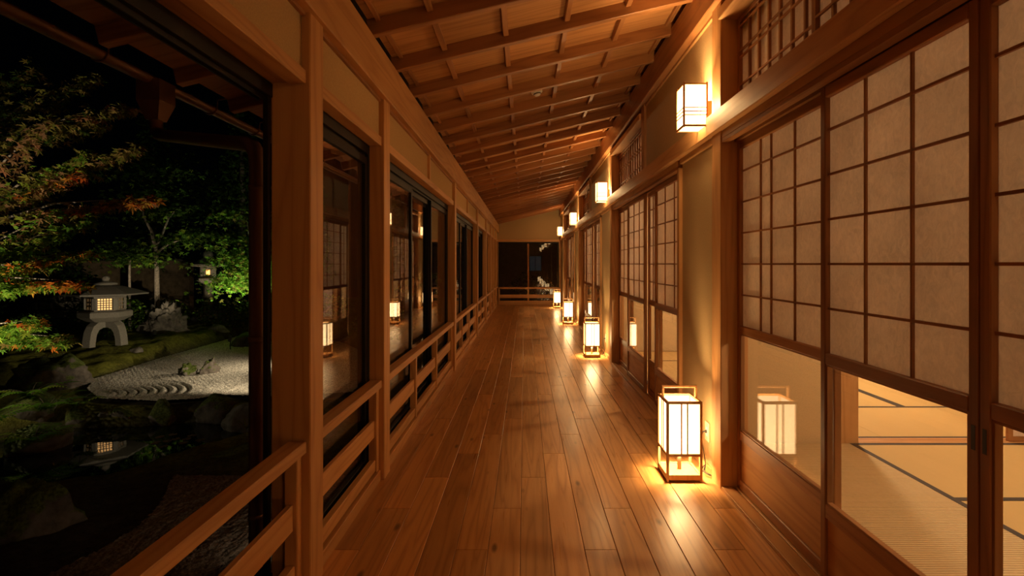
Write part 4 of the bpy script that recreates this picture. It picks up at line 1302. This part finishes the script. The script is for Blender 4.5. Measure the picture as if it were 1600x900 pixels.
bush(-14.2, 15.2, 1.5, 0.8, 1.1, 2200, 0.12, [(DEEP, 1)], 'large dark hedge bush far back on the left')
bush(-3.4, 12.5, 0.8, 0.6, 0.45, 900, 0.075, [(GREEN, 1), (DEEP, 2)], 'bush outside the second garden window')
bush(-3.2, 16.5, 1.0, 0.8, 0.8, 1200, 0.09, [(GREEN, 1), (DEEP, 2)], 'tall bush outside the wide garden window')

def conifer(x, y, h, rad, n, label):
    z = gz(x, y)
    o = tag(empty('background_tree', (x, y, z - 0.05)), label, 'tree', 'dark trees behind the garden')
    tube('trunk', [(0, 0, 0), (0.05, 0, h * 0.5), (0, 0.05, h)], [0.16, 0.11, 0.03], 'bark_dark', o, 8)
    t = rng.uniform(0.18, 1, n); a = rng.uniform(0, 2 * np.pi, n); r = rad * (1.05 - 0.8 * t) * np.sqrt(rng.uniform(0.1, 1, n))
    pts = np.stack([r * np.cos(a), r * np.sin(a), h * t - 0.3 * r], 1)
    leaf_cloud('leaves', pts, 0.17, palette(n, (DEEP, 1)), o, OVAL, tilt=0.8)
for x, y, h, rd, n, lb in ((-13.5, 18.5, 7.5, 1.25, 3000, 'leftmost tall dark tree behind the garden wall'), (-10.8, 19.5, 8.5, 1.25, 3000, 'tall dark tree behind the flame lantern'),
                           (-8.2, 19.0, 8.0, 1.2, 3000, 'dark tree above the uplit maple'), (-5.5, 20.5, 8.0, 1.3, 2600, 'dark tree outside the garden windows'),
                           (-2.6, 22.0, 7.5, 1.3, 2600, 'dark tree near the corridor end')):
    conifer(x, y, h, rd, n, lb)

# ferns and grass tufts by the pond
def fern(x, y, z, n, ln, label, cols, name='fern', leaflets=14, wid=0.085):
    o = tag(empty(name, (x, y, z)), label, 'fern', 'ferns by the pond')
    for k in range(n):
        a = 2 * math.pi * k / n + random.uniform(-0.3, 0.3); L_ = ln * random.uniform(0.7, 1.1)
        vs, fs = [], []
        stem = []
        for i in range(leaflets + 1):
            t = i / leaflets
            r = L_ * t * (1 - 0.15 * t); zz = L_ * (0.75 * t - 0.62 * t * t)
            c = Vector((r * math.cos(a), r * math.sin(a), zz)); stem.append(c)
            if i == 0: continue
            wd = wid * math.sin(math.pi * min(1, 0.18 + 0.82 * t) ** 0.8) * ln / 0.5
            sd = Vector((-math.sin(a), math.cos(a), -0.15)); fw_ = Vector((math.cos(a), math.sin(a), -0.1)) * 0.022 * ln / 0.5
            for s in (-1, 1):
                sd2 = Vector((sd.x * s, sd.y * s, sd.z))
                b0 = len(vs); vs += [c, c + sd2 * wd * 0.5 + fw_, c + sd2 * wd + fw_ * 1.6, c + sd2 * wd * 0.5 - fw_ * 0.5]
                fs.append((b0, b0 + 1, b0 + 2, b0 + 3))
        fr = mesh_obj('frond', vs, fs, 'leaf', o)
        at = fr.data.color_attributes.new('leaf_colour', 'FLOAT_COLOR', 'POINT')
        cc = cols[random.randrange(len(cols))]
        for d_ in at.data: d_.color = (*cc, 1)
        tube('stalk', [tuple(s) for s in stem[::4]], 0.004, 'bark_dark', o, 4)
    return o
fern(-6.35, 6.80, -0.62, 9, 0.62, 'large fern spreading over the left pond bank', GREEN)
fern(-5.85, 6.10, -0.80, 8, 0.50, 'fern at the lower left beside the boulder', GREEN)
fern(-6.75, 7.0, -0.50, 8, 0.60, 'fern behind the mossy bank at the left edge', GREEN)
fern(-6.45, 6.2, -0.62, 8, 0.55, 'fern cut by the left picture edge', GREEN)
fern(-6.20, 7.15, -0.66, 6, 0.42, 'small broad fern leaning over the pond reflection', GREEN, leaflets=10, wid=0.11)
fern(-9.2, 9.95, gz(-9.2, 9.95), 6, 0.35, 'small pale fern on the moss left of the lantern', [(0.2, 0.25, 0.1)], leaflets=8)
def tuft(x, y, z, n, ln, label):
    o = tag(empty('grass_tuft', (x, y, z)), label, 'grass', 'grass tufts by the pond')
    for k in range(n):
        a = random.uniform(0, 2 * math.pi); L_ = ln * random.uniform(0.6, 1.1); w_ = 0.006
        vs, fs = [], []
        for i in range(5):
            t = i / 4; r = L_ * 0.7 * t; zz = L_ * (t - 0.55 * t * t)
            for s in (-1, 1):
                vs.append((r * math.cos(a) - s * w_ * (1 - t) * math.sin(a), r * math.sin(a) + s * w_ * (1 - t) * math.cos(a), zz))
        for i in range(4): fs.append((2 * i, 2 * i + 1, 2 * i + 3, 2 * i + 2))
        b = mesh_obj('blade', vs, fs, 'leaf', o)
        at = b.data.color_attributes.new('leaf_colour', 'FLOAT_COLOR', 'POINT')
        for d_ in at.data: d_.color = (0.16, 0.17, 0.07, 1)
tuft(-3.45, 6.35, -0.75, 22, 0.34, 'fine grass tuft on the right pond bank')
tuft(-3.25, 6.05, -0.80, 18, 0.30, 'grass tuft nearer the drainpipe on the pond bank')

# floating leaves on the pond
LEAFW = ['on the pond, left end of the scatter upper row', 'on the pond, lower left of the middle', 'on the pond, in the centre of the scatter', 'on the pond, lower right of the centre',
         'on the pond, nearest to the far bank right', 'on the pond, outermost on the left', 'on the pond, nearest to the far bank left', 'on the pond, right of the centre',
         'on the pond, outermost on the right', 'on the pond, nearest to the viewer']
for i, (px, py) in enumerate(((250, 683), (262, 689), (275, 686), (286, 692), (300, 681), (244, 692), (270, 679), (292, 686), (312, 688), (256, 698))):
    d = 2.3 * FPX / (py - 412.5); x = (px - 820) * d / FPX
    n = 10
    vs = [(0, 0, 0.004)] + [(0.055 * math.cos(0.35 + 5.6 * k / n) * random.uniform(0.85, 1.1), 0.055 * math.sin(0.35 + 5.6 * k / n) * random.uniform(0.85, 1.1), 0.004) for k in range(n + 1)]
    vs += [(v[0], v[1], 0.0005) for v in vs]
    fs = [(0, k, k + 1) for k in range(1, n + 1)] + [(k, k + n + 2, k + n + 3, k + 1) for k in range(1, n + 1)]
    o = mesh_obj('floating_leaf', vs, fs, 'leaf', None, (x, d, -1.0))
    o.rotation_euler = (0, 0, i * 1.3)
    at = o.data.color_attributes.new('leaf_colour', 'FLOAT_COLOR', 'POINT')
    for d_ in at.data: d_.color = (0.16, 0.11, 0.06, 1)
    tag(o, 'brown floating leaf %s' % LEAFW[i], 'leaf', 'leaves floating on the pond')

# garden walls far behind
gw = tag(empty('garden_wall', (-13.4, 16.9, gz(-13.4, 16.9) - 0.1)), 'tile capped earthen wall behind the snow lantern', 'wall')
box('wall_body', -2.2, 2.4, -0.12, 0.12, 0, 1.75, 'earth_wall', gw, 0)
for k in range(14):
    box('cap_tile', -2.25 + k * 0.335, -2.25 + k * 0.335 + 0.325, -0.30, 0.30, 1.75, 1.83, 'tile', gw, 0.02)
sw = tag(empty('stone_wall', (-12.2, 14.0, gz(-12.2, 14.0) - 0.05)), 'low dry stone wall half hidden behind the maple', 'wall')
rs = random.Random(4)
for row in range(4):
    x = -1.3
    while x < 1.3:
        wd = rs.uniform(0.22, 0.42)
        box('stone', x, x + wd - 0.02, -0.16 + rs.uniform(-0.02, 0.02), 0.16, row * 0.24, row * 0.24 + 0.225, 'old_granite', sw, 0.03)
        x += wd

# neighbour house seen as a faint bluish window through the end glass
nh = tag(empty('distant_house', (0.9, 34.0, -0.5)), 'distant dark house with a bluish lit window beyond the end glass', 'house')
box('wall', -3.0, 3.0, 0, 2.5, 0, 3.2, 'house_wall', nh, 0)
vs = [(-3.4, -0.4, 3.2), (3.4, -0.4, 3.2), (3.4, 2.9, 3.2), (-3.4, 2.9, 3.2), (-3.4, 1.25, 4.4), (3.4, 1.25, 4.4)]
mesh_obj('roof', vs, [(0, 1, 5, 4), (2, 3, 4, 5), (0, 4, 3), (1, 2, 5), (3, 2, 1, 0)], 'tile', nh)
box('window_frame', -0.62, 0.22, -0.04, 0.02, 1.3, 2.35, 'alu', nh, 0)
box('window_pane', -0.57, -0.22, -0.05, -0.035, 1.35, 2.30, 'blue_light', nh, 0)
box('window_pane', -0.18, 0.17, -0.05, -0.035, 1.35, 2.30, 'blue_light', nh, 0)
back_ground = mesh_obj('back_yard', [(-6, 23.5, -0.55), (12, 23.5, -0.55), (12, 45, -0.55), (-6, 45, -0.55), (-1.05, 16.6, -0.55), (12, 16.6, -0.55), (-1.05, 23.5, -0.55)],
                       [(0, 1, 2, 3), (4, 5, 1, 6)], 'roof')
tag(back_ground, 'dark yard beyond the end window', kind='structure')
bush(0.2, 19.2, 0.9, 0.7, 0.9, 900, 0.09, [(GREEN, 1), (DEEP, 3)], 'dark bush outside the end window')
for o in [ob for ob in COL.objects if ob.name.startswith('bush') and abs(ob.location.x - 0.2) < 0.01 and ob.location.y > 19]:
    o.location.z = -0.55

# ================================================================== GUTTER AND DRAINPIPE
gt = tag(empty('rain_gutter', (-2.12, 3.0, 2.355)), 'brown half round copper gutter along the eave', 'gutter')
vs, fs = [], []
R_, n = 0.042, 12
ya, yb = YB - 2.0 - 3.0, 8.0 - 3.0
for y in (ya, yb):
    for rr in (R_, R_ - 0.004):
        for k in range(n + 1):
            a = math.pi + math.pi * k / n
            vs.append((rr * math.cos(a), y, rr * math.sin(a) + 0.0))
m_ = n + 1
for k in range(n):
    fs.append((k, k + 1, 2 * m_ + k + 1, 2 * m_ + k))
    fs.append((m_ + k + 1, m_ + k, 3 * m_ + k, 3 * m_ + k + 1))
fs.append((0, 2 * m_, 3 * m_, m_)); fs.append((n, m_ + n, 3 * m_ + n, 2 * m_ + n))
mesh_obj('trough', vs, fs, 'copper', gt, smooth=True)
for y in (1.85, 2.55, 3.45, 4.0, 4.6, 5.3):
    b = []
    for k in range(9):
        a = math.pi + math.pi * k / 8
        b.append((0.047 * math.cos(a), y - 3.0, 0.047 * math.sin(a)))
    tube('bracket', b + [(0.05, y - 3.0, 0.05), (0.12, y - 3.0, 0.06)], 0.005, 'copper', gt, 5)
dp = tag(empty('drainpipe', (-1.17, 2.24, -0.72)), 'dark brown drainpipe dropping from the gutter beside the open window', 'drainpipe')
def D(x, y, z): return (x + 1.17, y - 2.24, z + 0.72)
gy = 2.93
hv = []
for s, z in ((0.066, 2.34), (0.066, 2.22), (0.045, 2.15), (0.036, 2.12)):
    hv += [D(-2.11 - s, gy - s, z), D(-2.11 + s, gy - s, z), D(-2.11 + s, gy + s, z), D(-2.11 - s, gy + s, z)]
hf = [(i * 4 + k, i * 4 + (k + 1) % 4, i * 4 + 4 + (k + 1) % 4, i * 4 + 4 + k) for i in range(3) for k in range(4)] + [(12, 13, 14, 15)]
mesh_obj('hopper', hv, hf, 'copper', dp)
def elbow(a, b, c, r, n=5):
    a, b, c = Vector(a), Vector(b), Vector(c)
    p = b + (a - b).normalized() * r; q = b + (c - b).normalized() * r
    return [tuple((1 - t) ** 2 * p + 2 * t * (1 - t) * b + t * t * q) for t in [i / n for i in range(n + 1)]]
p0, p1, p2, p3 = D(-2.11, gy, 2.14), D(-2.11, gy, 2.04), D(-1.17, 2.24, 1.82), D(-1.17, 2.24, -0.72)
pts = [p0] + elbow(p0, p1, p2, 0.07) + elbow(p1, p2, p3, 0.09) + [p3]
tube('pipe', pts, 0.034, 'copper', dp, 14)
for z in (1.63, 0.97, 0.2):
    tube('clamp', [D(-1.17, 2.24, z - 0.012), D(-1.17, 2.24, z + 0.012)], 0.037, 'copper', dp, 14)
    tube('clamp_arm', [D(-1.14, 2.24, z), D(-1.04, 2.20, z), D(-0.99, 2.12, z)], 0.006, 'copper', dp, 5)

# ================================================================== GARDEN SPOTLIGHTS
def garden_spot(loc, target, energy, col, label, angle=70, blend=0.8):
    o = tag(empty('garden_spotlight', loc), label, 'spotlight', 'spotlights in the garden')
    d = (Vector(target) - Vector(loc)).normalized()
    tube('spike', [(0, 0, min(-0.16, gz(loc[0], loc[1]) - 0.05 - loc[2])), (0, 0, 0)], 0.012, 'black', o, 6)
    v, f = tube_data([tuple(-d * 0.10), tuple(d * 0.03)], 0.035, 12, close=False)
    mesh_obj('housing', v, f, 'black', o)
    l = light('spot_bulb', 'SPOT', tuple(d * 0.0), energy, col, o, shadow_soft_size=0.03, spot_size=math.radians(angle), spot_blend=blend)
    l.rotation_euler = d.to_track_quat('-Z', 'Y').to_euler()
    return o
GW = (1.0, 0.80, 0.52)
garden_spot((-7.35, 5.3, -0.45), P(50, 440, 6.1), 420, GW, 'spotlight in the ferns aimed up into the maple', 88)
garden_spot((-4.55, 10.2, 0.10), (-6.6, 9.3, -0.7), 85, GW, 'low spotlight behind the corridor post washing the gravel', 130)
garden_spot((-6.9, 12.0, -0.42), P(392, 420, 13.3), 380, (0.95, 1.0, 0.6), 'spotlight under the uplit maple', 85)
garden_spot((-3.25, 7.35, -0.30), (-8.4, 10.6, -0.20), 400, GW, 'spotlight on the pond bank aimed at the stone lantern', 46)
garden_spot((-8.75, 12.1, -0.30), P(250, 330, 13.7), 80, GW, 'spotlight aimed up the forked garden tree', 90)
garden_spot((-8.95, 15.2, -0.10), (-9.9, 16.0, 1.2), 40, GW, 'spotlight on the pedestal lantern', 60)  # added fill light so the lantern's stone shows
garden_spot((-7.2, 6.0, 0.10), (-6.1, 6.9, -0.8), 34, GW, 'spotlight over the fern bank', 100)  # extra fill from outside the frame, lifts the dark ferns
garden_spot((-1.35, 3.5, -0.55), (-4.1, 5.3, -0.9), 9, GW, 'spotlight by the pebble strip facing the pond', 90)  # added fill hidden behind the wall, lifts the black near bank
